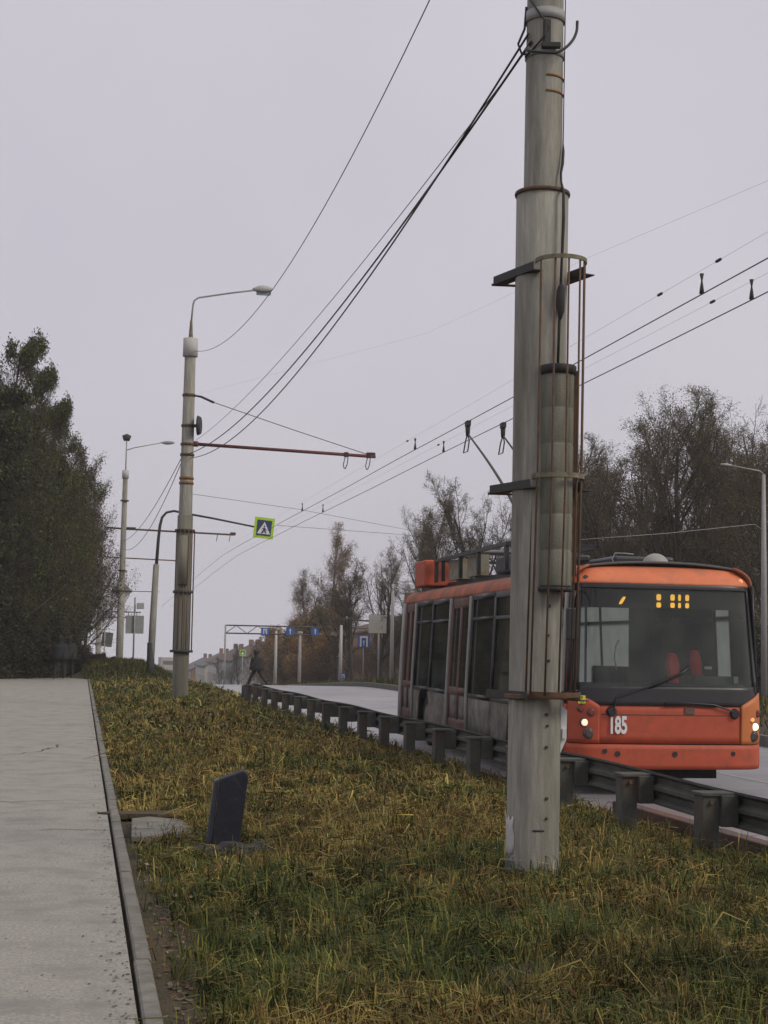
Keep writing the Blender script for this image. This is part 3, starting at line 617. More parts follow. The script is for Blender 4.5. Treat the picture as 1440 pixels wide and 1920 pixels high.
# destination display with amber segments
b = MB(); b.box((.0, .42, 2.47), (1.9, .16, .24)); dp = b.build('destination_display', M['interior_dark'], bus)
def seg_(x, z, w, h, sl_=0): 
    b = MB(); n = 10; pts = []
    for i in range(n):
        t = 2 * math.pi * i / n; cx_ = math.copysign(abs(math.cos(t)) ** .6, math.cos(t)) * w / 2; cz_ = math.copysign(abs(math.sin(t)) ** .6, math.sin(t)) * h / 2; pts.append((x + cx_ + sl_ * cz_, z + cz_))
    b.prism(pts, .325, .335); b.build('led_segment', M['led'], dp)
for x_, w_ in ((-.058, .062), (.128, .058), (.222, .036), (.325, .050)):
    seg_(x_, 2.492, w_, .082); seg_(x_, 2.393, w_, .068)
seg_(-.545, 2.44, .045, .10, .6)
# side walls: lower panels, windows, doors
def Ps(s, y, z, off=0.0): return (s * (hw(z) + off), y, z)
def spatch(name, s, y0, y1, z0, z1, m_, off=0.0, solid=.025, ny=2, nz_=4, parent=bus):
    b = MB(); b.grid(lambda y, z: Ps(s, y, z, off), lin(y0, y1, ny), lin(z0, z1, nz_)); return b.build(name, m_, parent, solid=solid)
LEN = 12.1; Z0, ZB, ZT = .42, 1.02, 2.60
def wheel(s, y):
    b = MB(); b.tube([(s * 1.20, y, .48), (s * 1.17, y, .48), (s * .95, y, .48), (s * .92, y, .48)], [.42, .48, .48, .42], 32); wl = b.build('wheel', M['rubber'], bus)
    b = MB(); b.tube([(s * 1.205, y, .48), (s * 1.15, y, .48)], [.27, .22], 24); b.tube([(s * 1.22, y, .48), (s * 1.17, y, .48)], .09, 14); b.build('rim', M['dirty_white'], wl)
for s in (-1, 1):
    for y_ in (2.75, 9.55): wheel(s, y_)
    # lower panels with round arches
    def arch(yc, y0, y1):
        b = MB(); n = 24; r_ = .60
        def fn(u, v):
            y = y0 + (y1 - y0) * u; d = abs(y - yc); zb = max(Z0, .48 + math.sqrt(max(0, r_ * r_ - d * d))) if d < r_ else Z0
            return Ps(s, y, zb + (ZB - zb) * v)
        b.grid(fn, lin(0, 1, 49), lin(0, 1, 3), smooth=False); b.build('wheel_arch_panel', M['dirty_white'], bus, solid=.025)
        b = MB(); b.box((s * .85, yc, .95), (.5, 1.25, .25)); b.build('wheel_housing', M['interior_dark'], bus)
    if s < 0:
        bays = [('door', .45, 1.65), ('win', 1.70, 4.30), ('win', 4.34, 5.85), ('door', 5.93, 7.42), ('win', 7.50, 9.05), ('win', 9.08, 10.55), ('door', 10.62, 11.75)]
        arch(2.75, 1.70, 4.30); arch(9.55, 7.50, 10.55)
        spatch('skirt_panel', s, 4.34, 5.85, Z0, ZB, M['dirty_white'])
    else:
        bays = [('win', .50, 1.02), ('win', 1.07, 1.6), ('win', 1.65, 3.3), ('win', 3.35, 5.0), ('win', 5.05, 6.7), ('win', 6.75, 8.4), ('win', 8.45, 10.1), ('win', 10.15, 11.75)]
        arch(2.75, 1.65, 5.0); arch(9.55, 8.45, 11.75); spatch('skirt_panel', s, .35, 1.65, Z0, ZB, M['dirty_white']); spatch('skirt_panel', s, 5.0, 8.45, Z0, ZB, M['dirty_white'])
    for k_, y0, y1 in bays:
        if k_ == 'win':
            gl = spatch('side_window', s, y0 + .03, y1 - .03, ZB + .03, ZT, M['light_patch'] if s > 0 and (1.05 < y0 < 1.1 or 5 < y0 < 10) else M['glass'], -.012, solid=0)
            b = MB()
            for yc, w_ in ((y0, .07), (y1, .07)): b.grid(lambda y, z: Ps(s, y, z, .004), [yc - w_ / 2, yc + w_ / 2], lin(ZB, ZT, 4))
            b.grid(lambda y, z: Ps(s, y, z, .004), [y0, y1], [2.24, 2.29]); b.grid(lambda y, z: Ps(s, y, z, .004), [y0, y1], [ZB - .02, ZB + .05]); b.grid(lambda y, z: Ps(s, y, z, .004), [y0, y1], [ZT - .03, ZT + .06])
            b.build('window_frame', M['black_trim'], bus, solid=.03)
        else:
            dr = spatch('door', s, y0 + .03, y1 - .03, Z0, .62, M['door_paint'], 0, .03)
            ym = (y0 + y1) / 2
            b = MB()
            for yc, w_ in ((y0 + .06, .09), (ym, .12), (y1 - .06, .09)): b.grid(lambda y, z: Ps(s, y, z, 0), [yc - w_ / 2, yc + w_ / 2], lin(.6, 2.48, 5))
            b.grid(lambda y, z: Ps(s, y, z, 0), [y0 + .04, y1 - .04], [1.02, 1.14]); b.build('door_frame', M['door_paint'], dr, solid=.04)
            spatch('door_header', s, y0 + .02, y1 - .02, 2.46, 2.64, M['door_paint'], -.006, parent=dr)
            for a_, c_ in ((y0 + .1, ym - .06), (ym + .06, y1 - .1)):
                spatch('door_glass', s, a_, c_, 1.13, 2.47, M['glass'], -.01, 0, parent=dr); spatch('door_lower_panel', s, a_, c_, .6, 1.03, M['dirty_white'], -.008, .015, parent=dr)
            for yc in (y0 - .015, y1 + .015):
                b = MB(); b.grid(lambda y, z: Ps(s, y, z, .03), [yc - .028, yc + .028], lin(Z0, 2.64, 5)); b.build('door_pillar', M['strip'], bus, solid=.05)
    spatch('roof_side', s, .35, LEN, 2.64, 2.66, M['black_trim'])
    b = MB(); b.grid(lambda y, t: (s * (hw(2.65) - .02 * t - .20 * t ** 3), y, 2.65 + .235 * t), lin(.34, LEN, 26), lin(0, 1, 7)); b.build('roof_cove', M['orange_rust'], bus, solid=.03)
    spatch('rear_pillar', s, 11.78, LEN, Z0, 2.66, M['strip'], .005, .04)
    spatch('front_side_panel', s, .30, .47, .36, 1.12, M['orange'], 0.0, .03); spatch('front_side_post', s, .30, .47, 1.12, 2.66, M['black_trim'], 0.0, .03)
b = MB(); b.grid(lambda x, y: (x, y, 2.945 - .07 * (abs(x) / 1.03) ** 2.2), lin(-1.03, 1.03, 21), [.42, 1, 4, 8, LEN]); b.build('roof', M['roof_grey'], bus, solid=.03)
b = MB(); b.box((0, LEN, 1.65), (2.4, .06, 2.5)); b.build('rear_wall', M['dirty_white'], bus, bevel=.02)
b = MB(); b.box((0, 6.2, .40), (2.3, 11.6, .08)); b.box((0, 9.5, .62), (1.9, 4.4, .35)); b.build('floor', M['interior_dark'], bus)
b = MB(); b.box((0, 1.2, .30), (1.5, 1.6, .22)); b.box((-.1, 2.75, .45), (1.7, .25, .25)); b.box((0, 9.55, .45), (1.7, .25, .25)); b.build('axle', M['rubber'], bus)
b = MB(); b.box((0, .42, 1.22), (2.1, .45, .34)); b.box((.75, .55, 1.42), (.62, .3, .14)); b.build('dashboard', M['interior'], bus, bevel=.03)
b = MB(); b.box((.20, 1.75, 1.45), (.05, .9, 1.9)); b.box((.72, 2.15, 1.35), (1.0, .05, 1.7)); b.box((.72, 2.15, 2.45), (1.0, .05, .35)); b.build('cab_partition', M['interior_dark'], bus)
for x_, y_, z_ in ((.36, .95, 1.58), (.68, .95, 1.62)):
    b = MB(); b.prism([(-.06, -.19), (.055, -.22), (.10, .05), (.05, .20), (-.05, .21), (-.10, .05)], -.05, .05); o = b.build('seat_back', M['seat_red'], bus, bevel=.03, loc=(x_, y_, z_)); o.rotation_euler = (R(-8), 0, R(20 if x_ < .5 else 35))
for y_ in (3.4, 4.4, 5.2, 7.9, 8.7, 9.5, 10.3, 11.1):
    for x_ in (-.85, .85):
        if x_ < 0 and y_ in (5.2,): continue
        b = MB(); b.box((x_, y_, 1.0), (.42, .40, .10)); b.box((x_, y_ + .2, 1.28), (.42, .08, .55)); b.build('passenger_seat', M['interior'], bus, bevel=.03)
for x_, y_ in ((-.45, 2.2), (.45, 2.6), (-.45, 4.0), (-.45, 5.9), (.45, 5.9), (-.45, 7.5), (.4, 8.6)):
    b = MB(); b.tube([(x_, y_, .45), (x_, y_, 2.85)], .018, 6); b.build('grab_pole', M['galv'], bus)
b = MB(); b.tube([(-.52, .62, 1.55), (-.56, .6, 1.72), (-.54, .58, 1.88), (-.50, .6, 1.93)], .010, 6); b.build('mirror_hook', M['white_paint'], bus)
b = MB(); b.box((1.0, .36, 1.45), (.06, .01, .09)); b.box((.62, .36, 1.60), (.10, .01, .035)); b.build('windshield_card', M['white_paint'], bus)
# exterior mirrors
for s in (-1,):
    b = MB(); b.tube([Pf(s * 1.1, 2.55, .02), (s * 1.30, -.10, 2.52), (s * 1.33, -.12, 2.35)], .014, 6); mr_ = b.build('mirror_arm', M['black_trim'], bus)
    b = MB(); b.box((s * 1.34, -.12, 2.12), (.16, .07, .40)); b.build('mirror', M['black_trim'], mr_, bevel=.02)
# roof equipment
b = MB(); b.box((-.82, 10.95, 3.22), (.60, .95, .50)); b.build('roof_box', M['orange'], bus, bevel=.03)
b = MB(); b.box((.2, 7.9, 2.99), (1.7, 6.2, .10)); b.build('roof_deck', M['black_trim'], bus)
b = MB()
for y_ in (4.9, 6.8, 8.2, 9.7, 10.3):
    b.box((-.92, y_, 3.23), (.06, .10, .40))
for x_ in (-.92, .6):
    b.box((x_, 7.6, 3.44), (.07, 5.6, .06))
for y_ in (4.9, 7.6, 10.3): b.box((-.16, y_, 3.44), (1.5, .07, .05))
b.build('equipment_rack', M['black_trim'], bus)
M['stained'] = mat('stained_box', (.24, .23, .18), .8, .1, 4, col2=(.20, .12, .05), thr=.55, soft=.06, scale2=3.5)
for y_, l_ in ((9.05, 1.0), (7.55, .9)):
    b = MB(); b.box((-.75, y_, 3.22), (.18, l_, .36)); b.build('resistor_box', M['stained'], bus)
b = MB(); b.box((-.35, 5.2, 3.15), (.9, 1.8, .28)); b.box((.5, 3.6, 3.06), (.9, 2.2, .18)); b.build('inverter_box', M['black_trim'], bus, bevel=.04)
b = MB(); b.box((-.9, 2.4, 3.03), (.55, 1.9, .10)); b.build('air_unit', M['black_trim'], bus, bevel=.03)
b = MB(); b.tube([(-.5, 9.0, 3.56), (-.2, 8.2, 3.52), (.1, 7.6, 3.50)], [.05, .03, .02], 6); b.build('cable_cover', M['strip'], bus)
b = MB()
for i in range(7):
    a_ = i / 6 * math.pi / 2
b.grid(lambda u, v: (.17 + .185 * math.cos(u) * math.cos(v), 1.1 + .185 * math.sin(u) * math.cos(v), 2.93 + .175 * math.sin(v)), lin(0, 2 * math.pi, 25), lin(0, math.pi / 2, 9)); b.build('antenna_dome', M['strip'], bus)
b = MB(); b.tube([(-.36, 1.2, 2.93), (-.40, 1.2, 3.02), (-.36, 1.2, 3.10), (-.22, 1.2, 3.10), (-.1, 1.2, 3.09)], .008, 6); b.build('aerial', M['galv'], bus)
# trolley poles: local coordinates of the shoes on the wires
bpy.context.view_layer.update()
inv = bus.matrix_world.inverted()
for wx, by in ((6.90, -.28), (7.55, .28)):
    tip = inv @ Vector((wx, 26.45, 5.60)); base = Vector((by, 5.3, 3.30)); pts = []
    for i in range(14):
        t = i / 13; q = base.lerp(tip - Vector((0, 0, .20)), t); q.z += .16 * math.sin(math.pi * t) ** 1.0 * (1 - t * .2); pts.append(q)
    b = MB(); b.tube(pts, lin(.036, .015, 14), 8); tp = b.build('trolley_pole', M['truss'], bus)
    b = MB(); b.tube([tip - Vector((0, 0, .24)), tip - Vector((0, 0, .05))], [.035, .05], 8); b.box(tuple(tip - Vector((0, 0, .02))), (.07, .20, .09)); b.build('contact_shoe', M['iron'], tp)
    b = MB(); pr = pts[-1]; b.tube([pr, pr + Vector((-.03, .05, -.14)), pr + Vector((-.05, .1, -.34)), pr + Vector((.03, .12, -.30)), pr + Vector((.04, .05, -.12)), pr], .013, 5); b.build('rope_ring', M['iron'], tp)
for by in (-.28, .28):
    b = MB(); b.tube([(by, 5.3, 2.95), (by, 5.3, 3.32)], [.12, .07], 10); b.build('pole_mount', M['black_trim'], bus)

# ------------------------------------------------------------------ overhead wires
def cable(name, pts, r, label, cat='cable', group=None, m_='wire', sag=0, n=30, k=5):
    P_ = [Vector(p) for p in pts]
    if len(P_) == 2 and sag:
        a_, c_ = P_; P_ = [a_.lerp(c_, i / n) - Vector((0, 0, 4 * sag * (i / n) * (1 - i / n))) for i in range(n + 1)]
    b = MB(); b.tube(P_, r, k); return tag(b.build(name, M[m_]), label, cat, group)
for x_, side in ((6.90, 'nearer'), (7.55, 'farther')):
    pts = [(x_ + (.05 * math.sin(Y * .35)) * .3, Y, 5.62 + float(drop(Y)) * .9) for Y in (-10, 0, 8, 14, 20, 26, 32, 38, 44, 50, 56, 62, 70, 80, 95, 115)]
    cable('trolley_wire', pts, .0075, 'trolley wire on the %s side of the pair running over the trolleybus roof' % ('left' if side == 'nearer' else 'right'), 'wire', 'trolley wires')
for x_, side in ((7.25, 'left'), (8.05, 'right')):
    pts = [(x_, Y, 6.12 + float(drop(Y)) * .9) for Y in (-10, 0, 10, 20, 30, 40, 50, 60, 75, 95)]
    cable('messenger_wire', pts, .0016, 'faint thin support wire with small dark beads, the %s one above the trolley wires' % side, 'wire', 'faint support wires')
for x_, Y in ((6.9, 16.1), (7.55, 16.2), (6.9, 30.7), (7.55, 30.9), (6.9, 46.1), (7.55, 46.2)):
    b = MB(); b.tube([(x_, Y, 5.63), (x_, Y, 5.70), (x_, Y, 5.78), (x_, Y, 5.86)], [.03, .022, .009, .026], 7)
    h = tag(b.build('wire_clamp', M['iron']), ('first pair' if Y < 20 else 'second pair' if Y < 35 else 'third pair') + ' clamp hanging above the ' + ('left' if x_ < 7 else 'right') + ' trolley wire, counted from the thick pole side', 'clamp', 'trolley wire clamps')
for x_, Y in ((7.25, 16.4), (7.25, 18.2), (8.05, 18.4), (7.25, 33), (8.05, 33.4)):
    b = MB(); b.tube([(x_, Y - .02, 6.12), (x_, Y + .1, 6.12)], .018, 6); tag(b.build('wire_bead', M['iron']), 'small dark bead on a faint support wire in the sky', 'insulator', 'small beads on the faint support wires')
for i, (dz, dx, s_, r_, e_) in enumerate(((-.0, 0, .55, .010, 6.24), (.06, -.02, .75, .009, 6.12), (-.02, .0, .32, .0045, 6.55))):
    cable('feeder_cable', [(3.24 + dx, 10.72, 6.10 + dz), (2.88 + (.1 if i == 2 else 0), 37.9, e_)], r_,
          ('thick black upper cable', 'black lower cable', 'thin cable')[i] + ' from the thick caged pole to the mid-distance lamp pole', 'cable', 'cables between the two nearest poles', 'cable', s_)
cable('feeder_cable', [(3.3, 10.8, 8.35), (2.9, 37.9, 8.78)], .0062, 'single cable crossing the sky to the top of the lamp pole in mid distance', 'cable', None, 'cable', 1.25)
for i, (za, zb, s_) in enumerate(((6.2, 7.0, .5), (6.1, 6.7, .9))):
    cable('feeder_cable', [(2.7, 38.1, za), (2.85, 84.8, zb)], .010, ('upper' if i == 0 else 'lower') + ' cable sagging from the mid distance lamp pole to the pale pole past the mound', 'cable', 'cables beyond the second pole', 'cable', s_)
cable('span_wire', [tuple(at(352, 925, 48)), tuple(at(560, 955, 50)), tuple(at(800, 1000, 62)), tuple(at(980, 1030, 75))], .007, 'faint cross span wire running behind the lime edged crossing sign', 'wire')
cable('span_wire', [tuple(at(520, 985, 66)), tuple(at(830, 1008, 78)), tuple(at(1000, 1015, 84))], .009, 'thin dark span wire from the crossing sign toward the bare trees', 'wire')
cable('span_wire', [tuple(at(1085, 1012, 46)), tuple(at(1250, 1000, 48)), tuple(at(1415, 983, 50)), tuple(at(1432, 995, 50))], .011, 'pale wire above the trolleybus roof leading to the right lamp pole', 'wire', None, 'galv')
cable('span_wire', [tuple(at(1460, 330, 13)), tuple(at(1110, 480, 20)), tuple(at(800, 625, 30)), tuple(at(360, 742, 37.9))], .0012, 'very faint wire crossing the whole sky from the right edge to the lamp pole', 'wire')

# ------------------------------------------------------------------ trees
def tubes_np(segs, k):
    """segs: array (n, 8) p0 p1 r0 r1 -> verts, tris"""
    S = np.array(segs, float); p0, p1, ra, rb = S[:, :3], S[:, 3:6], S[:, 6], S[:, 7]
    d = p1 - p0; d /= np.maximum(1e-9, np.linalg.norm(d, axis=1))[:, None]
    h = np.where(np.abs(d[:, 2:3]) > .9, np.array([[1., 0, 0]]), np.array([[0, 0, 1.]])); a_ = np.cross(d, h); a_ /= np.linalg.norm(a_, axis=1)[:, None]; b_ = np.cross(d, a_)
    t = 2 * np.pi * np.arange(k) / k; ring = a_[:, None] * np.cos(t)[None, :, None] + b_[:, None] * np.sin(t)[None, :, None]
    v = np.concatenate([p0[:, None] + ring * ra[:, None, None], p1[:, None] + ring * rb[:, None, None]], 1)
    n = len(S); base = (np.arange(n) * 2 * k)[:, None]; j = np.arange(k)[None]; jn = (j + 1) % k
    q = np.stack([base + j, base + jn, base + jn + k, base + j + k], 2).reshape(-1, 4)
    return v.reshape(-1, 3), q
def unit(v): return v / max(1e-9, np.linalg.norm(v))
def grow(rg, H, P):
    big, small, tips = [], [], []
    def branch(p, d, Lb, r, dep):
        n = P['nseg'][dep]; st = Lb / n; last = dep == len(P['nseg']) - 1; pos = p.copy(); dd = d.copy()
        for i in range(n):
            up = P['up'][dep]; dd = unit(dd + rg.normal(0, P['wob'][dep], 3) + np.array([0, 0, up]))
            q = pos + dd * st; ra = r * (1 - i / n * .72); rb = r * (1 - (i + 1) / n * .72)
            (big if ra > P['rbig'] else small).append((*pos, *q, ra, rb)); 
            f = (i + 1) / n
            if last: tips.append(q)
            elif f >= P['start'][dep]:
                for c in range(P['kids'][dep] if rg.random() > .15 else P['kids'][dep] - 1):
                    ax = unit(np.cross(dd, rg.normal(0, 1, 3))); an = P['ang'][dep] * rg.uniform(.75, 1.25); nd = unit(dd * math.cos(an) + ax * math.sin(an))
                    prof_ = P['shape'](f) if dep == 0 else (1.15 - .6 * f)
                    branch(q - dd * st * rg.random() * .8, nd, Lb * P['lr'][dep] * prof_ * rg.uniform(.7, 1.25), max(.004, rb * P['rr'][dep]), dep + 1)
            pos = q
    branch(np.array([0., 0, -.4]), unit(np.array([rg.normal(0, .02), rg.normal(0, .02), 1.])), H, P['r0'], 0)
    return big, small, np.array(tips)
def leaves_np(rg, pts, per, spread, size, cols, droop=0):
    n = len(pts) * per; c = np.repeat(pts, per, 0) + rg.normal(0, spread, (n, 3)); c[:, 2] -= droop * rg.random(n)
    u = rg.normal(0, 1, (n, 3)); u /= np.linalg.norm(u, axis=1)[:, None]; v = np.cross(u, rg.normal(0, 1, (n, 3))); v /= np.linalg.norm(v, axis=1)[:, None]
    s = size * rg.uniform(.5, 1.4, n)[:, None]
    V = np.stack([c - u * s, c + v * s * .55, c + u * s, c - v * s * .55], 1).reshape(-1, 3); Q = np.arange(n * 4).reshape(-1, 4)
    ci = rg.integers(0, len(cols), len(pts)); C_ = np.array(cols)[np.repeat(ci, per)] * rg.uniform(.7, 1.35, (n, 1))
    return V, Q, np.repeat(C_, 4, 0)
KIND = dict(
    bare=dict(nseg=(7, 6, 4, 3, 2), kids=(3, 2, 2, 2), up=(.02, .13, .07, .04, .02), wob=(.06, .10, .16, .2, .25), start=(.22, .25, .25, .3), ang=(.60, .62, .75, .8), lr=(.62, .50, .50, .55), rr=(.60, .60, .6, .6), rbig=.03, r0=.22, shape=lambda f: 1.15 - .75 * f),
    slim=dict(nseg=(12, 5, 4, 3), kids=(3, 3, 3), up=(.01, .12, .0, -.03), wob=(.03, .10, .16, .22), start=(.22, .2, .2), ang=(.62, .7, .8), lr=(.30, .45, .5), rr=(.38, .55, .6), rbig=.025, r0=.17, shape=lambda f: 1.25 - .95 * f),
    dense=dict(nseg=(12, 5, 4, 2), kids=(5, 3, 3), up=(.01, .10, .04, .02), wob=(.04, .12, .2, .25), start=(.10, .2, .2), ang=(.85, .7, .8), lr=(.30, .45, .5), rr=(.36, .55, .6), rbig=.025, r0=.20, shape=lambda f: 1.15 - .85 * f ** 1.6),
    shrub=dict(nseg=(4, 5, 4, 2), kids=(7, 3, 3), up=(0, .16, .06, .0), wob=(.05, .14, .2, .25), start=(.1, .15, .2), ang=(.7, .6, .8), lr=(.75, .5, .5), rr=(.5, .55, .6), rbig=.02, r0=.10, shape=lambda f: 1.0),
)
protos = {}
def proto(key, kind, seed, H, leafspec, bark='bark', twig_r=1.0, cull=0, **over):
    rg = np.random.default_rng(seed); P = dict(KIND[kind]); P.update(over); big, small, tips = grow(rg, H, P)
    Vb, Qb = tubes_np(big, 6); S = np.array(small); S[:, 6:] = np.maximum(S[:, 6:], .006) * twig_r; Vs, Qs = tubes_np(S, 3)
    ob = np_tris('trunk', Vb, Qb, M[bark])
    Cs = np.tile(np.array([[.088, .073, .050]]) * (1 if bark == 'bark' else .9), (len(Vs), 1))
    if leafspec:
        per, spread, size, cols, droop = leafspec
        if cull:
            t3 = tips * .95; nz_ = np.sin(t3[:, 0] * 2.3 + seed) * np.cos(t3[:, 1] * 2.7 + t3[:, 2]) + np.sin(t3[:, 2] * 2.9 + t3[:, 0] * 1.3) * .9 + rg.normal(0, .45, len(tips)); hf = tips[:, 2] / tips[:, 2].max()
            tips = tips[nz_ > cull * np.clip(hf * 2.2 - .9, -.6, 1) - .35]
        Vl, Ql, Cl = leaves_np(rg, tips, per, spread, size, cols, droop)
        V = np.concatenate([Vs, Vl]); Q = np.concatenate([Qs, Ql + len(Vs)]); C_ = np.concatenate([Cs, Cl])
    else: V, Q, C_ = Vs, Qs, Cs
    oc = np_tris('crown', V, Q, M['leaf'], attr='leaf', acol=C_)
    COL.objects.unlink(ob); COL.objects.unlink(oc); protos[key] = (ob.data, oc.data, V[:, 2].max()); bpy.data.objects.remove(ob); bpy.data.objects.remove(oc)
    print(key, len(Vb), len(V))
def tree(key, x, y, top, label, name='tree', group=None, wide=1.0, rz=None, cat='tree', zb=None):
    z = float(gz(x, y)) if zb is None else zb; h = top - z; s = h / protos[key][2]
    r = empty(name, (x, y, z - .05), label, cat, group, rz=rng.uniform(0, 6.28) if rz is None else rz); r.scale = (s * wide, s * wide, s)
    for nm, me in (('trunk', protos[key][0]), ('crown', protos[key][1])):
        o = bpy.data.objects.new(nm, me); COL.objects.link(o); o.parent = r
    return r
GRN = [(.060, .075, .024), (.085, .105, .030), (.040, .050, .022), (.105, .100, .032), (.085, .060, .028)]
DRK = [(.036, .040, .022), (.050, .046, .026), (.060, .044, .028), (.030, .034, .020)]
SPR = [(.14, .125, .062), (.15, .11, .055), (.11, .11, .052), (.12, .085, .05)]
BRN = [(.30, .16, .060), (.25, .15, .06), (.22, .16, .07), (.34, .20, .075)]
OLV = [(.070, .068, .035), (.10, .085, .045), (.055, .06, .034)]
proto('dense_a', 'dense', 11, 14.5, (4, .14, .066, GRN, .05), cull=.45, up=(.01, .08, .05, .03), lr=(.33, .48, .5)); proto('dense_b', 'dense', 12, 13, (4, .16, .068, DRK + GRN[:2], .05), cull=.4, up=(.01, .08, .04, .02), lr=(.33, .48, .5)); proto('dense_c', 'dense', 13, 12, (1, .16, .06, DRK + BRN[:1], .05), lr=(.36, .5, .55), kids=(3, 3, 3))
proto('bare_a', 'bare', 21, 11, (1, .12, .032, SPR, 0), rbig=.018, twig_r=1.3); proto('bare_b', 'bare', 22, 12, (3, .14, .034, SPR, 0), kids=(3, 2, 2, 1), rbig=.018, twig_r=1.3, r0=.26); proto('bare_c', 'bare', 23, 10, (4, .14, .036, SPR, 0), kids=(3, 2, 2, 1), rbig=.018, twig_r=1.3)
proto('birch', 'slim', 31, 17, (2, .22, .06, BRN + SPR, .5), bark='bark', kids=(3, 3, 2), twig_r=1.4, lr=(.34, .5, .5)); proto('slim_b', 'slim', 32, 14, (1, .15, .05, OLV, .1), kids=(3, 2, 2), twig_r=1.3)
proto('brown_a', 'dense', 41, 8, (2, .22, .075, BRN, .05), r0=.12, lr=(.38, .5, .55), up=(.01, .2, .08, .04)); proto('brown_b', 'dense', 42, 7, (2, .24, .075, BRN[1:] + OLV, .05), r0=.10, lr=(.4, .5, .55), up=(.01, .2, .08, .04))
proto('shrub_a', 'shrub', 51, 2.2, (4, .10, .06, DRK, 0)); proto('shrub_b', 'shrub', 52, 2.4, (4, .10, .06, OLV, 0))
G_L = 'dark leafy trees massed along the left side of the footpath'
for key, x, y, top, wd, lb in (
    ('dense_a', -2.55, 66, 14.9, .70, 'tallest green topped dense tree rising at the left edge'),
    ('dense_b', -4.6, 64, 12.2, 1.0, 'dense dark tree cut by the left picture edge beside the tallest one'),
    ('dense_a', -1.55, 68, 14.0, .55, 'green flecked tree filling the gap right beside the tallest one'),
    ('dense_a', -.75, 70, 12.9, .50, 'narrow feathery green tree on the right shoulder of the tallest one'),
    ('dense_a', -.25, 74, 10.6, .50, 'narrow small green tree stepping down toward the lamp pole'),
    ('dense_b', -1.7, 72, 12.4, .95, 'dark dense tree just right of the tallest green topped one'),
    ('dense_a', -1.0, 77, 13.4, .75, 'green flecked slender tree between the tall dark ones on the left'),
    ('dense_c', .10, 80, 11.9, .72, 'brownish thin-leaved tree nearer the pale lamp pole on the left side'),
    ('dense_c', 1.15, 92, 11.8, .62, 'thin-leaved outermost tree whose twigs reach the pale lamp pole'),
    ('dense_b', -3.4, 84, 11.0, 1.1, 'dark tree standing behind the front row on the left'),
    ('dense_b', -.9, 94, 9.8, 1.0, 'low dark tree filling the gap behind the left row'),
    ('dense_b', -6.0, 80, 12.0, 1.1, 'dark tree at the far left rear, mostly hidden'),
    ('slim_b', .75, 86, 7.6, .7, 'small twiggy tree under the outermost left trees')):
    tree(key, x, y, top, lb, 'leafy_tree', G_L, wd)
for i, (x, y, top) in enumerate(((-3.9, 64, 2.9), (-2.9, 65, 3.4), (-1.9, 66.5, 3.0), (-1.15, 69, 3.1), (-3.3, 69, 3.6), (-.35, 76, 3.0), (-1.6, 74, 3.4), (-2.6, 73, 3.3), (.55, 83, 2.2), (-.9, 82, 3.4), (-2.2, 80, 3.0), (.9, 98, 1.6))):
    tree('shrub_a', x, y, top, 'dark shrub filling the shade beneath the left trees', 'shrub', 'dark shrubs beneath the left trees', 1.25, cat='shrub')
for i, (x, y, top) in enumerate(((1.6, 79, 1.05), (2.4, 77, .95), (3.3, 78, .8), (4.2, 80, .4), (2.0, 83, 1.1), (.9, 77, 1.2))):
    tree('shrub_a', x, y, top, 'low dark scrub on the mound at the foot of the far poles', 'shrub', 'low scrub on the mound', 1.5, cat='shrub')
# trees on the right, behind the trolleybus
G_R = 'nearly bare trees behind the trolleybus'
for key, x, y, top, wd, lb in (
    ('bare_b', 25.2, 62, 13.6, 1.0, 'tallest broad nearly bare tree behind the trolleybus windshield end'),
    ('bare_a', 22.6, 60, 10.4, .9, 'spreading bare tree just right of the caged pole'),
    ('bare_b', 29.2, 66, 14.4, .85, 'tall bare tree at the right edge near the lamp pole'),
    ('bare_c', 27.3, 58, 11.0, .95, 'bushy bare tree in front of the tall ones on the right'),
    ('bare_c', 21.6, 64, 9.8, 1.05, 'full twiggy tree close beside the caged pole on its right'),
    ('bare_b', 23.4, 68, 12.2, 1.05, 'wide hazy bare tree stepping down toward the caged pole'),
    ('bare_c', 28.2, 70, 14.0, 1.05, 'dense twiggy tree between the two tallest right trees'),
    ('bare_a', 31.5, 64, 14.6, .9, 'bare tree cut by the right picture edge'),
    ('bare_c', 33.0, 76, 13.5, 1.1, 'rear bare tree between the two tallest ones on the right'),
    ('bare_b', 36.5, 80, 14.5, 1.0, 'rear bare tree far right behind the lamp pole'),
    ('bare_c', 28.5, 80, 12.5, 1.1, 'rear bare tree above the windshield display'),
    ('bare_b', 27.5, 92, 11.8, 1.0, 'distant bare tree right of the caged pole'),
    ('bare_a', 20.4, 75, 10.9, .75, 'crooked bare tree left of the caged pole above the roof rack'),
    ('bare_c', 19.4, 80, 9.8, .8, 'fuzzy brown bare tree above the orange roof box'),
    ('bare_b', 22.0, 92, 10.6, .8, 'bare tree with many upright limbs beside the crooked one'),
    ('bare_b', 20.6, 102, 8.6, .85, 'low twiggy tree left of the trolleybus rear'),
    ('bare_a', 20.9, 112, 8.2, 1.0, 'bare tree with drooping side branches behind the grey sign board'),
    ('bare_c', 24.5, 100, 8.0, 1.2, 'dark twiggy tree hidden behind the trolleybus roof'),
    ('dense_b', 26.0, 74, 7.4, 1.3, 'dark leafy low tree filling the gap over the trolleybus roof'),
    ('dense_b', 31.0, 72, 7.8, 1.4, 'dark leafy low tree under the tall right trees'),
    ('dense_b', 22.5, 70, 5.0, 1.4, 'dark low tree behind the roof equipment'),
    ('dense_b', 29.0, 88, 8.5, 1.4, 'dark leafy tree deep behind the right trees')):
    tree(key, x, y, top, lb, 'bare_tree' if 'bare' in key else 'leafy_tree', G_R, wd)
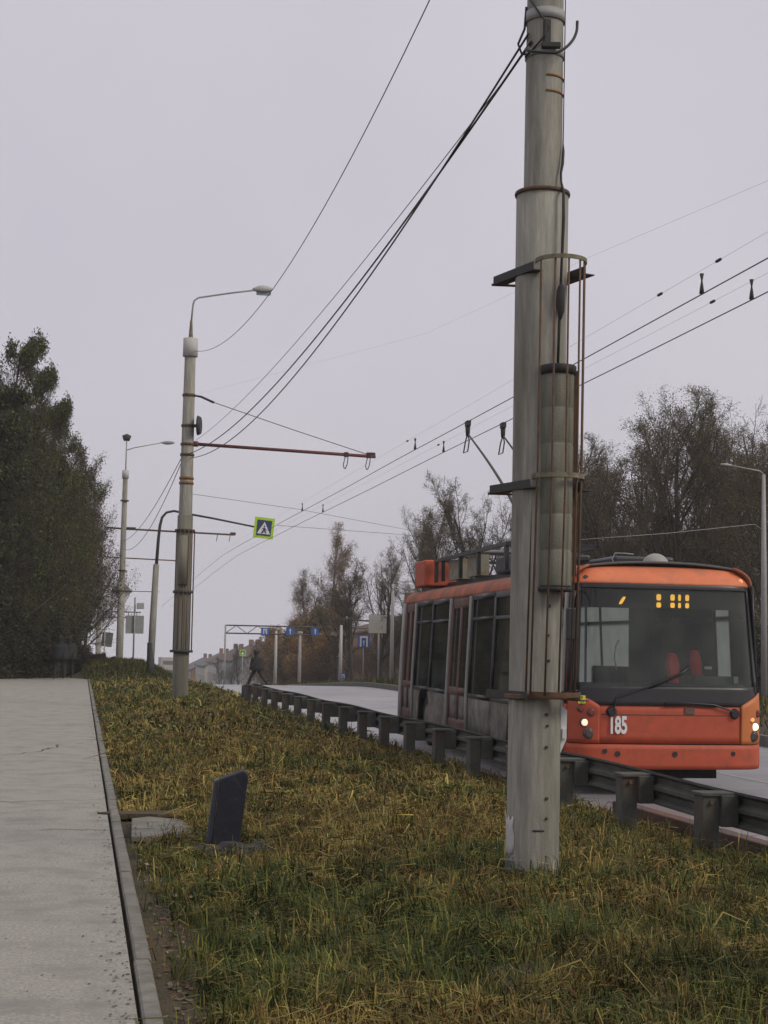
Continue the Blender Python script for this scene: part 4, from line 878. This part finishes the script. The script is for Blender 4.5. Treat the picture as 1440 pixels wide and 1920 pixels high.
for i, (x, y, top) in enumerate(((18.4, 55, 2.2), (20.2, 56, 2.6), (22.5, 55, 3.0), (24.8, 54, 3.2), (27, 55, 3.3), (29.2, 56, 3.2), (21.5, 66, 3.0), (24, 67, 3.4), (27, 67, 3.4), (30, 68, 3.4))):
    tree('shrub_b' if i % 3 == 0 else 'shrub_a', x, y, top, 'dark shrub in the undergrowth behind the trolleybus', 'shrub', 'shrubs behind the trolleybus', 1.4, cat='shrub')
tree('birch', 25.9, 150, 14.2, 'tall slender nearly bare birch standing alone above the brown trees', 'birch_tree')
tree('birch', 23.6, 152, 9.4, 'shorter birch just left of the tall slender one', 'birch_tree', wide=1.1)
tree('birch', 27.6, 156, 9.0, 'shorter birch just right of the tall slender one', 'birch_tree', wide=1.0)
G_B = 'rust brown autumn trees along the far side of the road'
for i, (px_, Y, yt, wd) in enumerate(((505, 172, 1168, 1.0), (530, 165, 1172, 1.0), (556, 150, 1150, 1.0), (580, 142, 1128, 1.05), (606, 146, 1132, 1.0), (628, 150, 1160, 1.0), (600, 135, 1180, 1.2), (645, 140, 1185, 1.2), (565, 135, 1190, 1.2), (535, 145, 1195, 1.2), (668, 128, 1196, 1.3), (692, 124, 1190, 1.3), (718, 118, 1180, 1.3), (740, 112, 1150, 1.1), (765, 105, 1120, 1.1), (590, 158, 1150, 1.0))):
    p = at(px_, yt, Y); dark = i >= 10
    tree(('brown_a', 'brown_b')[i % 2] if not dark else 'dense_c', p.x, Y, p.z, ('dull olive brown tree' if dark else 'rust brown leafy tree') + ' in the row beyond the road, left of the trolleybus', 'autumn_tree', G_B + (', duller end' if dark else ''), wd)
for i, (px_, Y, yt) in enumerate(((450, 200, 1205), (470, 190, 1196), (492, 182, 1188), (435, 225, 1222), (415, 250, 1230), (512, 176, 1185))):
    p = at(px_, yt, Y); tree('slim_b', p.x, Y, p.z, 'pale leafless tree in front of the distant street houses', 'pale_tree', 'pale trees before the distant houses', 1.3)

# ------------------------------------------------------------------ right verge poles, signs, gantry
for px_, Y, yt, lb in ((518, 122, 1182, 'leftmost'), (563, 116, 1190, 'second from the left'), (640, 108, 1172, 'third from the left'), (737, 96, 1095, 'tallest and rightmost')):
    p = at(px_, yt, Y); zb_ = float(gz(p.x, Y)); r = empty('street_pole', (p.x, Y, zb_), lb + ' of the pale slim poles in front of the rust brown trees', 'pole', 'pale slim poles beyond the road')
    b = MB(); b.tube([(0, 0, -.3), (0, 0, (p.z - zb_) * .5), (0, 0, p.z - zb_)], [.14, .12, .09], 10); b.build('shaft', M['concrete_pale'], r)
    if px_ == 640:
        b = MB(); b.tube([(0, 0, p.z - zb_ + .0), (.05, 0, p.z - zb_ + .45), (2.3, 0, p.z - zb_ + .3)], .06, 6); b.build('arm', M['iron'], r)
    elif px_ != 737:
        b = MB(); b.tube([(-.18, 0, p.z - zb_ + .1), (.18, 0, p.z - zb_ + .1)], .14, 8); b.build('lamp_head', M['strip'], r)
p = at(1432, 890, 50); zb_ = float(gz(p.x, 50)); r = empty('street_lamp', (p.x, 50, zb_), 'pale lamp pole with a thin arm at the right edge behind the trolleybus', 'street lamp')
b = MB(); b.tube([(0, 0, -.3), (0, 0, 4), (0, 0, p.z - zb_)], [.12, .10, .06], 12); b.build('shaft', M['galv'], r)
b = MB(); b.tube([(0, 0, p.z - zb_), (-.15, 0, p.z - zb_ + .12), (-1.25, 0, p.z - zb_ + .27)], .028, 6); b.build('lamp_arm', M['galv'], r)
b = MB(); b.tube([(-1.2, 0, p.z - zb_ + .27), (-1.35, 0, p.z - zb_ + .29), (-1.6, 0, p.z - zb_ + .30)], [.03, .05, .03], 8); b.build('lamp_head', M['plastic_grey'], r)
def arrow(b, x, z, s, kind):
    y0, y1 = -.05, -.03
    if kind == 'up':
        b.prism([(x - .05 * s, z - .35 * s), (x + .05 * s, z - .35 * s), (x + .05 * s, z + .1 * s), (x + .16 * s, z + .1 * s), (x, z + .36 * s), (x - .16 * s, z + .1 * s), (x - .05 * s, z + .1 * s)], y0, y1)
    elif kind == 'bracket':
        b.prism([(x - .24 * s, z - .32 * s), (x - .14 * s, z - .32 * s), (x - .14 * s, z + .2 * s), (x + .14 * s, z + .2 * s), (x + .14 * s, z - .32 * s), (x + .24 * s, z - .32 * s), (x + .24 * s, z + .32 * s), (x - .24 * s, z + .32 * s)], y0, y1)
# gantry
gp = at(423, 1171, 118); gR = at(700, 1192, 118); zb_ = float(gz(gp.x, 118)); Lg = gR.x - gp.x
gt = empty('sign_gantry', (gp.x, 118, zb_), 'long steel truss gantry over the far street, carrying three small blue lane signs', 'gantry')
top_ = gp.z - zb_
b = MB(); b.tube([(0, 0, -.3), (0, 0, top_)], .07, 8); b.build('gantry_post', M['galv'], gt)
b = MB(); b.tube([(Lg, 0, -.3), (Lg, 0, top_)], .07, 8); b.build('gantry_post', M['truss'], gt)
b = MB()
for zz in (0, -.60): b.tube([(0, 0, top_ + zz - .05), (Lg, 0, top_ + zz - .05)], .06, 6)
n = 14
for i in range(n):
    x0_, x1_ = Lg * i / n, Lg * (i + 1) / n; za, zc = (top_ - .05, top_ - .65) if i % 2 else (top_ - .65, top_ - .05); b.tube([(x0_, 0, za), (x1_, 0, zc)], .03, 5)
b.build('truss', M['truss'], gt)
for px_, kd, lb in ((497, 'bracket', 'leftmost'), (544, 'up', 'middle'), (591, 'up', 'rightmost')):
    c_ = at(px_, 1184, 117.8); r = empty('lane_sign', tuple(c_), lb + ' of the three small blue lane signs on the truss gantry', 'traffic sign', 'blue lane signs on the gantry')
    b = MB(); b.box((0, 0, 0), (.60, .05, .60)); b.build('sign_panel', M['blue'], r); b = MB(); arrow(b, 0, 0, .62, kd)
    if kd == 'bracket': arrow(b, .0, -.02, .36, 'up')
    b.build('arrow_symbol', M['white_paint'], r)
c_ = at(682, 1202, 95); zb_ = float(gz(c_.x, 95)); r = empty('lane_sign', (c_.x, 95, zb_), 'larger bright blue square sign with white bracket shapes, left of the trolleybus', 'traffic sign')
b = MB(); b.tube([(0, .05, -.2), (0, .05, c_.z - zb_)], .035, 6); b.build('post', M['galv'], r)
b = MB(); b.box((0, 0, c_.z - zb_), (.74, .04, .78)); b.build('sign_panel', M['blue'], r)
b = MB(); arrow(b, 0, c_.z - zb_ - .02, 1.05, 'bracket'); arrow(b, 0, c_.z - zb_ - .12, .5, 'up'); b.build('white_symbol', M['white_paint'], r)
c_ = at(708, 1170, 100); zb_ = float(gz(c_.x, 100)); r = empty('sign_board', (c_.x, 100, zb_), 'pale grey square board seen from behind on a tall post left of the trolleybus', 'sign board')
b = MB(); b.tube([(.1, .05, -.2), (.1, .05, c_.z - zb_ + .5)], .06, 8); b.build('post', M['galv'], r)
b = MB(); b.box((0, 0, c_.z - zb_), (1.2, .03, 1.2)); b.build('sign_panel', M['plastic_grey'], r, bevel=.01)
c_ = at(643, 1268, 88); zb_ = float(gz(c_.x, 88)); r = empty('lane_sign', (c_.x, 88, zb_), 'tiny blue sign standing low at the foot of the rust brown trees', 'traffic sign')
b = MB(); b.tube([(0, .03, -.2), (0, .03, c_.z - zb_)], .03, 6); b.build('post', M['galv'], r); b = MB(); b.box((0, 0, c_.z - zb_), (.26, .03, .28)); b.build('sign_panel', M['blue'], r); b = MB(); arrow(b, 0, c_.z - zb_, .33, 'bracket'); b.build('white_symbol', M['white_paint'], r)
c_ = at(455, 1224, 190); zb_ = float(gz(c_.x, 190)); r = empty('crossing_sign', (c_.x, 190, zb_), 'tiny distant green framed crossing sign above the walking person', 'traffic sign')
b = MB(); b.tube([(0, .05, -.2), (0, .05, c_.z - zb_)], .05, 6); b.build('post', M['galv'], r)
b = MB(); b.box((0, 0, c_.z - zb_), (.74, .04, .74)); b.build('backing_board', M['lime'], r); b = MB(); b.box((0, -.03, c_.z - zb_), (.50, .02, .50)); b.build('sign_face', M['blue_dark'], r)
b = MB(); b.prism([(-.2, c_.z - zb_ - .2), (.2, c_.z - zb_ - .2), (0, c_.z - zb_ + .2)], -.05, -.042); b.build('white_triangle', M['white_paint'], r)

# ------------------------------------------------------------------ houses
def house(x, y, L_, W_, eave, ridge, wall, roof, label, floors=2, rz=0, group=None, nwin=5, bz=None, chim=2):
    """long side faces -x (the street); gable towards the viewer"""
    zb = float(gz(x, y)) - .3 if bz is None else bz; r = empty('house', (x, y, zb), label, 'house', group, rz=rz)
    he, hr = eave - zb, ridge - zb
    b = MB(); b.prism([(0, 0), (W_, 0), (W_, he), (W_ / 2, hr - .1), (0, he)], 0, L_); b.build('wall', M[wall], r)
    b = MB(); o_ = .35; th = .15; sl_ = (hr - he) / (W_ / 2)
    b.prism([(-o_, he - o_ * sl_), (W_ / 2, hr), (W_ + o_, he - o_ * sl_), (W_ + o_, he - o_ * sl_ + th), (W_ / 2, hr + th), (-o_, he - o_ * sl_ + th)], -.3, L_ + .3); rf = b.build('roof', M[roof], r)
    for k in range(chim):
        b = MB(); b.box((W_ * .5, L_ * (k + .5) / chim, hr + .5), (.7, .9, 1.2)); b.build('chimney', M['brick'], rf)
    for fl in range(floors):
        zc = (fl + .55) * he / floors
        for k in range(nwin):
            yc = L_ * (k + .5) / nwin; b = MB(); b.box((-.012, yc, zc), (.06, 1.2, 1.5)); w0 = b.build('window', M['strip'], r); b = MB(); b.box((-.045, yc, zc), (.03, 1.0, 1.3)); b.build('pane', M['pane'], w0)
        for k in range(2):
            xc = W_ * (k + .5) / 2; b = MB(); b.box((xc, -.012, zc), (1.2, .06, 1.5)); w0 = b.build('window', M['strip'], r); b = MB(); b.box((xc, -.045, zc), (1.0, .03, 1.3)); b.build('pane', M['pane'], w0)
    return r
hs = [(24.9, 192, 16, 9, 1190, 'plaster_blue', 'roof', 'grey blue gabled house nearest behind the walking person'),
      (25.0, 214, 16, 9, 1202, 'cream', 'roof', 'pale cream gabled house, second along the distant street'),
      (25.3, 238, 18, 9, 1212, 'plaster_blue', 'roof', 'third house of the distant street with a brown roof and grey walls'),
      (25.6, 264, 18, 9, 1219, 'cream', 'roof', 'fourth, smaller looking pale house along the distant street'),
      (26.0, 292, 20, 9, 1227, 'cream', 'roof_grey', 'fifth house along the distant street under a grey roof'),
      (26.5, 330, 24, 9, 1236, 'brick', 'roof_grey', 'farthest low brown house where the street disappears')]
for x, y, L_, W_, yr, wl, rf, lb in hs:
    px_ = 120 + 2900 * (x + 3) / y; ridge = at(px_, yr, y).z; house(x, y, L_, W_, ridge - 2.2, ridge, wl, rf, lb, group='gabled houses of the distant street')
r = empty('apartment_block', (29.0, 480, float(gz(29, 480))), 'distant pale apartment block just right of the lamp pole foot', 'building'); zt = at(318, 1233, 480).z - float(gz(29, 480))
b = MB(); b.box((3.2, 8, zt / 2), (5.6, 16, zt)); b.build('wall', M['cream'], r)
for k in range(5):
    b = MB(); b.box((3.2, -.02, zt - 1.6 - 2.8 * k), (4.6, .08, 1.2)); b.build('window_row', M['pane'], r)
r = empty('apartment_block', (12, 520, float(gz(12, 520))), 'low grey distant building left of the gabled street houses', 'building'); zt = at(345, 1252, 520).z - float(gz(12, 520))
b = MB(); b.box((30, 8, zt / 2), (24, 14, zt)); b.build('wall', M['brick'], r); b = MB(); b.box((30, 8, zt + .3), (24.6, 14.6, .6)); b.build('roof', M['roof_grey'], r)
house(23.5, 128, 12, 14, at(660, 1192, 128).z, at(700, 1150, 128).z, 'brick', 'roof', 'brown two storey house with a dark pitched roof, half hidden behind the blue square sign', chim=1)
house(30.6, 84, 14, 12, at(1120, 1030, 84).z, at(1150, 985, 84).z, 'cream', 'roof_grey', 'pale house with a dark roof glimpsed through bare trees right of the caged pole', chim=1)

# ------------------------------------------------------------------ people and car
def skin_body(name, verts, edges, radii, m_, parent=None, sub=2):
    me = bpy.data.meshes.new(name); me.from_pydata([tuple(v) for v in verts], edges, []); me.materials.append(m_)
    o = bpy.data.objects.new(name, me); COL.objects.link(o); o.parent = parent
    md = o.modifiers.new('skin', 'SKIN'); me.skin_vertices.new() if not me.skin_vertices else None
    for i, r_ in enumerate(radii):
        sv = me.skin_vertices[0].data[i]; sv.radius = (r_, r_) if not isinstance(r_, tuple) else r_; sv.use_root = i == 0
    s_ = o.modifiers.new('sub', 'SUBSURF'); s_.levels = sub; s_.render_levels = sub; return o
def person(loc, rz, label, stride=.45, cm='cloth', wd=1.0):
    """walks along local -x; z up"""
    r = empty('person', loc, label, 'person', rz=rz); r.scale = (wd, wd, 1)
    V = [(0, 0, .95), (0, 0, 1.15), (-.02, 0, 1.36), (-.03, 0, 1.50), (-.05, 0, 1.58), (-.06, 0, 1.68), (-.06, 0, 1.76),
         (-.02, .17, 1.40), (.10, .23, 1.14), (.02, .24, .92), (-.02, .24, .84), (-.02, -.17, 1.40), (-.14, -.22, 1.15), (-.26, -.20, .97), (-.31, -.20, .91),
         (-.02, .09, .90), (-stride * .5, .10, .50), (-stride * .80, .10, .10), (-stride * .80 - .14, .10, .045),
         (.02, -.09, .90), (stride * .42, -.10, .50), (stride * 1.0, -.10, .14), (stride * 1.0 - .10, -.10, .04)]
    E_ = [(0, 1), (1, 2), (2, 3), (3, 4), (4, 5), (5, 6), (2, 7), (7, 8), (8, 9), (9, 10), (2, 11), (11, 12), (12, 13), (13, 14), (0, 15), (15, 16), (16, 17), (17, 18), (0, 19), (19, 20), (20, 21), (21, 22)]
    Rr = [(.17, .14), (.16, .13), (.19, .13), .075, .085, .10, .07, .075, .06, .05, .04, .075, .06, .05, .04, .10, .075, .055, .04, .10, .075, .055, .04]
    skin_body('body', V, E_, Rr, M[cm], r)
    b = MB(); b.grid(lambda u, v: (-.005 + (.23 + .06 * (1 - v)) * math.cos(u), (.25 + .04 * (1 - v)) * math.sin(u), .80 + .62 * v), lin(0, 2 * math.pi, 17), lin(0, 1, 5)); b.build('coat', M[cm], r, solid=.02)
    b = MB(); b.grid(lambda u, v: (-.05 + .115 * math.cos(u) * math.cos(v) + .015, .105 * math.sin(u) * math.cos(v), 1.68 + .13 * math.sin(v)), lin(0, 2 * math.pi, 13), lin(-.5, math.pi / 2, 7)); b.build('hood', M[cm], r)
    return r
pp = at(481, 1283, 76); person((pp.x, 76, float(gz(9, 76)) + .02), 0, 'person in a long dark hooded coat striding across the wet road to the left', .42, 'cloth', 1.25)
person((-.15, 65, float(drop(65)) + .01), R(75), 'dark clothed person walking on the footpath under the left trees', .28, 'cloth_grey', 1.15)
person((.22, 67, float(drop(67)) + .01), R(80), 'second dark clothed person close behind on the footpath, nearest the grass', .22, 'cloth_brown', 1.15)
cr_ = empty('parked_car', (6.6, 140, float(gz(8, 140)) + .05), 'red car mostly hidden beyond the crest, beside the foot of the lamp pole', 'car')
b = MB(); b.prism([(-2.1, .3), (2.1, .3), (2.15, .75), (1.3, .92), (.8, 1.42), (-1.1, 1.45), (-1.75, .98), (-2.15, .85)], -.85, .85, axis='x'); b.build('body', M['car_red'], cr_, bevel=.08)
b = MB(); b.box((0, -1.5, 1.16), (1.35, .5, .36), Matrix.Rotation(R(-30), 3, 'X')); b.build('rear_window', M['pane'], cr_)
for sx in (-1, 1):
    for sy in (-1.35, 1.35):
        b = MB(); b.tube([(sx * .88, sy, .32), (sx * .68, sy, .32)], .32, 16); b.build('wheel', M['rubber'], cr_)

# ------------------------------------------------------------------ grass
rg = np.random.default_rng(7)
def vnoise(x, y, s, seed):
    r_ = np.random.default_rng(seed); G = r_.random((256, 256)); x = x * s + 50; y = y * s + 50
    xi, yi = np.floor(x).astype(int), np.floor(y).astype(int); fx, fy = x - xi, y - yi; fx = fx * fx * (3 - 2 * fx); fy = fy * fy * (3 - 2 * fy)
    g_ = lambda a_, c_: G[a_ % 256, c_ % 256]
    return (g_(xi, yi) * (1 - fx) + g_(xi + 1, yi) * fx) * (1 - fy) + (g_(xi, yi + 1) * (1 - fx) + g_(xi + 1, yi + 1) * fx) * fy
GREEN = np.array([(.095, .115, .030), (.070, .095, .030), (.185, .195, .045), (.055, .080, .030)])
STRAW = np.array([(.30, .235, .070), (.23, .165, .050), (.40, .33, .11), (.19, .115, .045), (.26, .22, .08)])
def blades(y0, y1, dens, wid, hgt, x0=.5, x1=5.95):
    A = (x1 - x0) * (y1 - y0); n = int(A * dens); X = rg.uniform(x0, x1, n); Y = rg.uniform(y0, y1, n)
    kx = .47 + .0108 * (Y - 6.5)
    nearf = np.clip((16 - Y) / 6, 0, 1)                                             # bare worn earth along the kerb, widest near the viewer
    pt = vnoise(X, Y, 2.6, 5) * .55 + vnoise(X, Y, 8., 6) * .45
    edge = np.clip((X - kx) / (.10 + .42 * nearf), 0, 1.2)
    keep = (X < (1560 - 120) / 2900 * Y + .5) & (X > kx + .03) & ((edge * .8 + pt * .9 > .78) | (rg.random(n) < .05))
    keep &= ((X - 1.36) ** 2 + ((Y - 12.1) * .8) ** 2 > .34 ** 2) | (rg.random(n) < .15)
    keep &= ~((X > .5) & (X < 1.12) & (Y > 13.0) & (Y < 14.95)) | (rg.random(n) < .03)
    keep &= ((X - PX) ** 2 + (Y - PY) ** 2 > .2 ** 2)
    tuft = vnoise(X, Y, 7., 14) * .6 + vnoise(X, Y, 15., 15) * .4                     # tussocks
    keep &= rg.random(n) < np.clip(.25 + (tuft - .3) * 2.6, .12, 1)
    X, Y, tuft = X[keep], Y[keep], tuft[keep]; n = len(X)
    jit = rg.normal(0, .05, n)
    c1 = vnoise(X, Y, .6, 1) * .25 + vnoise(X, Y, 2.1, 2) * .30 + vnoise(X, Y, 6.5, 3) * .25 + vnoise(X, Y, 13, 4) * .2 + jit
    mid = np.exp(-((Y - 23) / 11) ** 2) * .09 - .035 * np.exp(-((Y - 8) / 3) ** 2)
    straw = rg.random(n) < np.clip((c1 - .49 + mid) * 4.5 + .36, .07, .90)
    brightn = .55 + .9 * vnoise(X, Y, 3.3, 21)
    col = np.where(straw[:, None], STRAW[rg.integers(0, len(STRAW), n)], GREEN[rg.integers(0, len(GREEN), n)]) * (rg.uniform(.5, 1.15, n) * brightn)[:, None] * np.array([.90, .86, .76])
    near_rail = 1 + .5 * np.clip((X - 4.6) / .8, 0, 1)
    hh = hgt * rg.uniform(.4, 1.3, n) * (.45 + .95 * tuft) * near_rail; tall = rg.random(n) < .025; hh = np.where(tall, hh * 1.8, hh)
    lean = rg.uniform(.2, 1.25, n) * np.where(straw, 1.3, 1.0); az = rg.normal(0, 1.1, n) + 12.0 * vnoise(X, Y, 2.4, 12)
    dx, dy = np.cos(az), np.sin(az); wv = wid * rg.uniform(.55, 1.5, n) * np.where(tall, 1.3, 1)
    Z = gz(X, Y) - .01; b0 = np.stack([X, Y, Z], 1); sid = np.stack([-dy, dx, rg.normal(0, .5, n)], 1) * wv[:, None]
    d1 = np.stack([dx * hh * lean * .28, dy * hh * lean * .28, hh * .55], 1); d2 = np.stack([dx * hh * lean * .95, dy * hh * lean * .95, hh * np.clip(1.1 - .62 * lean, .12, 1)], 1)
    V = np.stack([b0 - sid, b0 + sid, b0 + d1 + sid * .75, b0 + d1 - sid * .75, b0 + d2], 1).reshape(-1, 3)
    o_ = np.arange(n)[:, None] * 5; T = np.concatenate([o_ + np.array([[0, 1, 2]]), o_ + np.array([[0, 2, 3]]), o_ + np.array([[3, 2, 4]])], 0)
    return V, T, np.repeat(col, 5, 0)
parts = [blades(5.6, 13, 160, .0036, .20), blades(5.6, 9.5, 5200, .0026, .15), blades(9.5, 15, 3600, .0034, .15), blades(15, 26, 1200, .0058, .15), blades(26, 48, 380, .011, .15), blades(48, 80, 130, .022, .17)]
off = 0; Vs, Ts, Cs = [], [], []
for V, T, C_ in parts: Vs.append(V); Ts.append(T + off); Cs.append(C_); off += len(V)
go = np_tris('grass', np.concatenate(Vs), np.concatenate(Ts), M['grass'], attr='blade', acol=np.concatenate(Cs)); print('grass verts', off)
tag(go, 'long damp olive and straw coloured autumn grass on the verge', 'grass', kind='stuff')
# grass of the far verge beyond the road and on the mound
def far_blades(x0, x1, y0, y1, n, wid, hgt, dark):
    X = rg.uniform(x0, x1, n); Y = rg.uniform(y0, y1, n); hh = hgt * rg.uniform(.5, 1.4, n); az = rg.uniform(0, 6.28, n); dx, dy = np.cos(az), np.sin(az); Z = gz(X, Y) - .02
    b0 = np.stack([X, Y, Z], 1); sid = np.stack([dx, dy, dx * 0], 1) * wid; tip = b0 + np.stack([dy * hh * .4, dx * hh * .4, hh], 1)
    V = np.stack([b0 - sid, b0 + sid, tip], 1).reshape(-1, 3); T = np.arange(n * 3).reshape(-1, 3)
    col = np.where((rg.random(n) < .3)[:, None], STRAW[rg.integers(0, 5, n)] * .6, GREEN[rg.integers(0, 4, n)] * .9) * dark; return V, T, np.repeat(col, 3, 0)
V1 = far_blades(13.8, 34, 26, 125, 26000, .05, .28, .8); V2 = far_blades(.9, 5.2, 66, 98, 9000, .035, .25, .6)
go = np_tris('grass', np.concatenate([V1[0], V2[0]]), np.concatenate([V1[1], V2[1] + len(V1[0])]), M['grass'], attr='blade', acol=np.concatenate([V1[2], V2[2]])); tag(go, 'dark distant grass on the mound and beyond the road', 'grass', kind='stuff')
# broad leaved weeds in the turf
wc = []
for k in range(150):
    Y = 6.5 + 22 * rg.random() ** 1.5; X = rg.uniform(1.0, 5.2)
    if (X - PX) ** 2 + (Y - PY) ** 2 < .16: continue
    m_ = int(rg.integers(18, 46)); rad = rg.uniform(.06, .18)
    wc.append((np.full(m_, X) + rg.normal(0, rad, m_), np.full(m_, Y) + rg.normal(0, rad * 1.3, m_)))
X = np.concatenate([a_[0] for a_ in wc]); Y = np.concatenate([a_[1] for a_ in wc]); n = len(X); Z = gz(X, Y) + rg.uniform(.01, .07, n); az = rg.uniform(0, 6.28, n); s_ = rg.uniform(.012, .030, n)
c = np.stack([X, Y, Z], 1); u = np.stack([np.cos(az), np.sin(az), rg.uniform(.1, .9, n)], 1) * s_[:, None]; v = np.stack([-np.sin(az), np.cos(az), rg.normal(0, .3, n)], 1) * s_[:, None] * .55
V = np.stack([c - u, c + v, c + u, c - v], 1).reshape(-1, 3); WC = GREEN[rg.integers(0, 4, n)] * rg.uniform(.6, 1.1, (n, 1)) * np.array([.8, 1.0, .95])
wo = np_tris('weeds', V, np.arange(n * 4).reshape(-1, 4), M['leaf'], attr='leaf', acol=np.repeat(WC, 4, 0)); tag(wo, 'low broad leaved weeds in dark green clumps between the grass blades', 'weeds', kind='stuff')
# fallen leaves
n = 3800; X = rg.uniform(.5, 5.4, n); Y = 6 + 26 * rg.random(n) ** 1.6; near = rg.random(n) < .45; X = np.where(near, .54 + .0108 * (Y - 6.5) + np.abs(rg.normal(0, .22, n)), X)
Z = gz(X, Y) + np.where(near, .008, rg.uniform(.01, .07, n)); c = np.stack([X, Y, Z], 1); az = rg.uniform(0, 6.28, n); s = rg.uniform(.010, .026, n)
u = np.stack([np.cos(az), np.sin(az), rg.normal(0, .25, n)], 1) * s[:, None]; v = np.stack([-np.sin(az), np.cos(az), rg.normal(0, .25, n)], 1) * s[:, None] * .6
V = np.stack([c - u, c + v, c + u, c - v], 1).reshape(-1, 3); LC = np.array([(.16, .085, .04), (.22, .14, .06), (.12, .07, .045), (.24, .20, .15)])[rg.integers(0, 4, n)] * rg.uniform(.6, 1.2, (n, 1))
lo = np_tris('fallen_leaves', V, np.arange(n * 4).reshape(-1, 4), M['leaf'], attr='leaf', acol=np.repeat(LC, 4, 0)); tag(lo, 'brown fallen leaves scattered over the grass and bare earth', 'leaves', kind='stuff')

# ------------------------------------------------------------------ damp air
b = MB(); b.box((0, 400, 10), (980, 1100, 110)); hz = b.build('haze', M['soil']); tag(hz, 'thin damp air over the whole street', 'haze', kind='stuff')
hm = bpy.data.materials.new('haze_air'); hm.use_nodes = True; n = hm.node_tree.nodes; n.clear(); o_ = n.new('ShaderNodeOutputMaterial'); pv = n.new('ShaderNodeVolumePrincipled')
pv.inputs['Color'].default_value = (.97, .955, .985, 1); pv.inputs['Density'].default_value = .0006; hm.node_tree.links.new(pv.outputs[0], o_.inputs['Volume'])
hz.data.materials.clear(); hz.data.materials.append(hm)

# grit, leaves and moss on the footpath
n = 1500; Y = 6 + 34 * rg.random(n) ** 1.8; e_ = rg.random(n) < .55; X = np.where(e_, .36 + .0108 * (Y - 6.5) - np.abs(rg.normal(0, .07, n)), rg.uniform(-2.8, .3, n)); az = rg.uniform(0, 6.28, n); s_ = np.where(e_, rg.uniform(.004, .014, n), rg.uniform(.003, .011, n))
c = np.stack([X, Y, np.full(n, .005)], 1); u = np.stack([np.cos(az), np.sin(az), rg.normal(0, .15, n)], 1) * s_[:, None]; v = np.stack([-np.sin(az), np.cos(az), rg.normal(0, .15, n)], 1) * s_[:, None] * .6
V = np.stack([c - u, c + v, c + u, c - v], 1).reshape(-1, 3); GC = np.array([(.10, .085, .05), (.07, .08, .035), (.16, .10, .05), (.05, .045, .04)])[rg.integers(0, 4, n)]
lo = np_tris('path_litter', V, np.arange(n * 4).reshape(-1, 4), M['leaf'], attr='leaf', acol=np.repeat(GC, 4, 0)); tag(lo, 'crumbs of leaves and moss lying along the footpath edge', 'litter', kind='stuff')

rk = random.Random(9)
for i, (x0_, y0_, ang, ln) in enumerate(((-1.2, 8.6, 1.35, 2.6), (-.35, 13.5, .25, 1.9), (-2.2, 16.0, .1, 3.2), (-.9, 22.0, 1.2, 4.0), (-1.6, 30.0, .05, 3.0))):
    b = MB(); n = 22; p = [x0_, y0_]; a_ = ang; L_ = []; 
    for k in range(n):
        L_.append((p[0], p[1])); a_ = ang + rk.uniform(-.7, .7); p = [p[0] + math.cos(a_) * ln / n, p[1] + math.sin(a_) * ln / n]
    vs = []
    for k, (x, y) in enumerate(L_):
        w_ = (.0035 + .0004 * y0_) * math.sin(math.pi * (k + .5) / n) * rk.uniform(.5, 1.3) + .0008; nx_, ny_ = -math.sin(ang), math.cos(ang); vs += [(x - nx_ * w_, y - ny_ * w_, .004), (x + nx_ * w_, y + ny_ * w_, .004)]
    b.add(vs, [(2 * k, 2 * k + 1, 2 * k + 3, 2 * k + 2) for k in range(n - 1)]); o = b.build('path_crack', M['soil']); tag(o, kind='structure'); o['label'] = 'thin dark crack in the footpath asphalt'
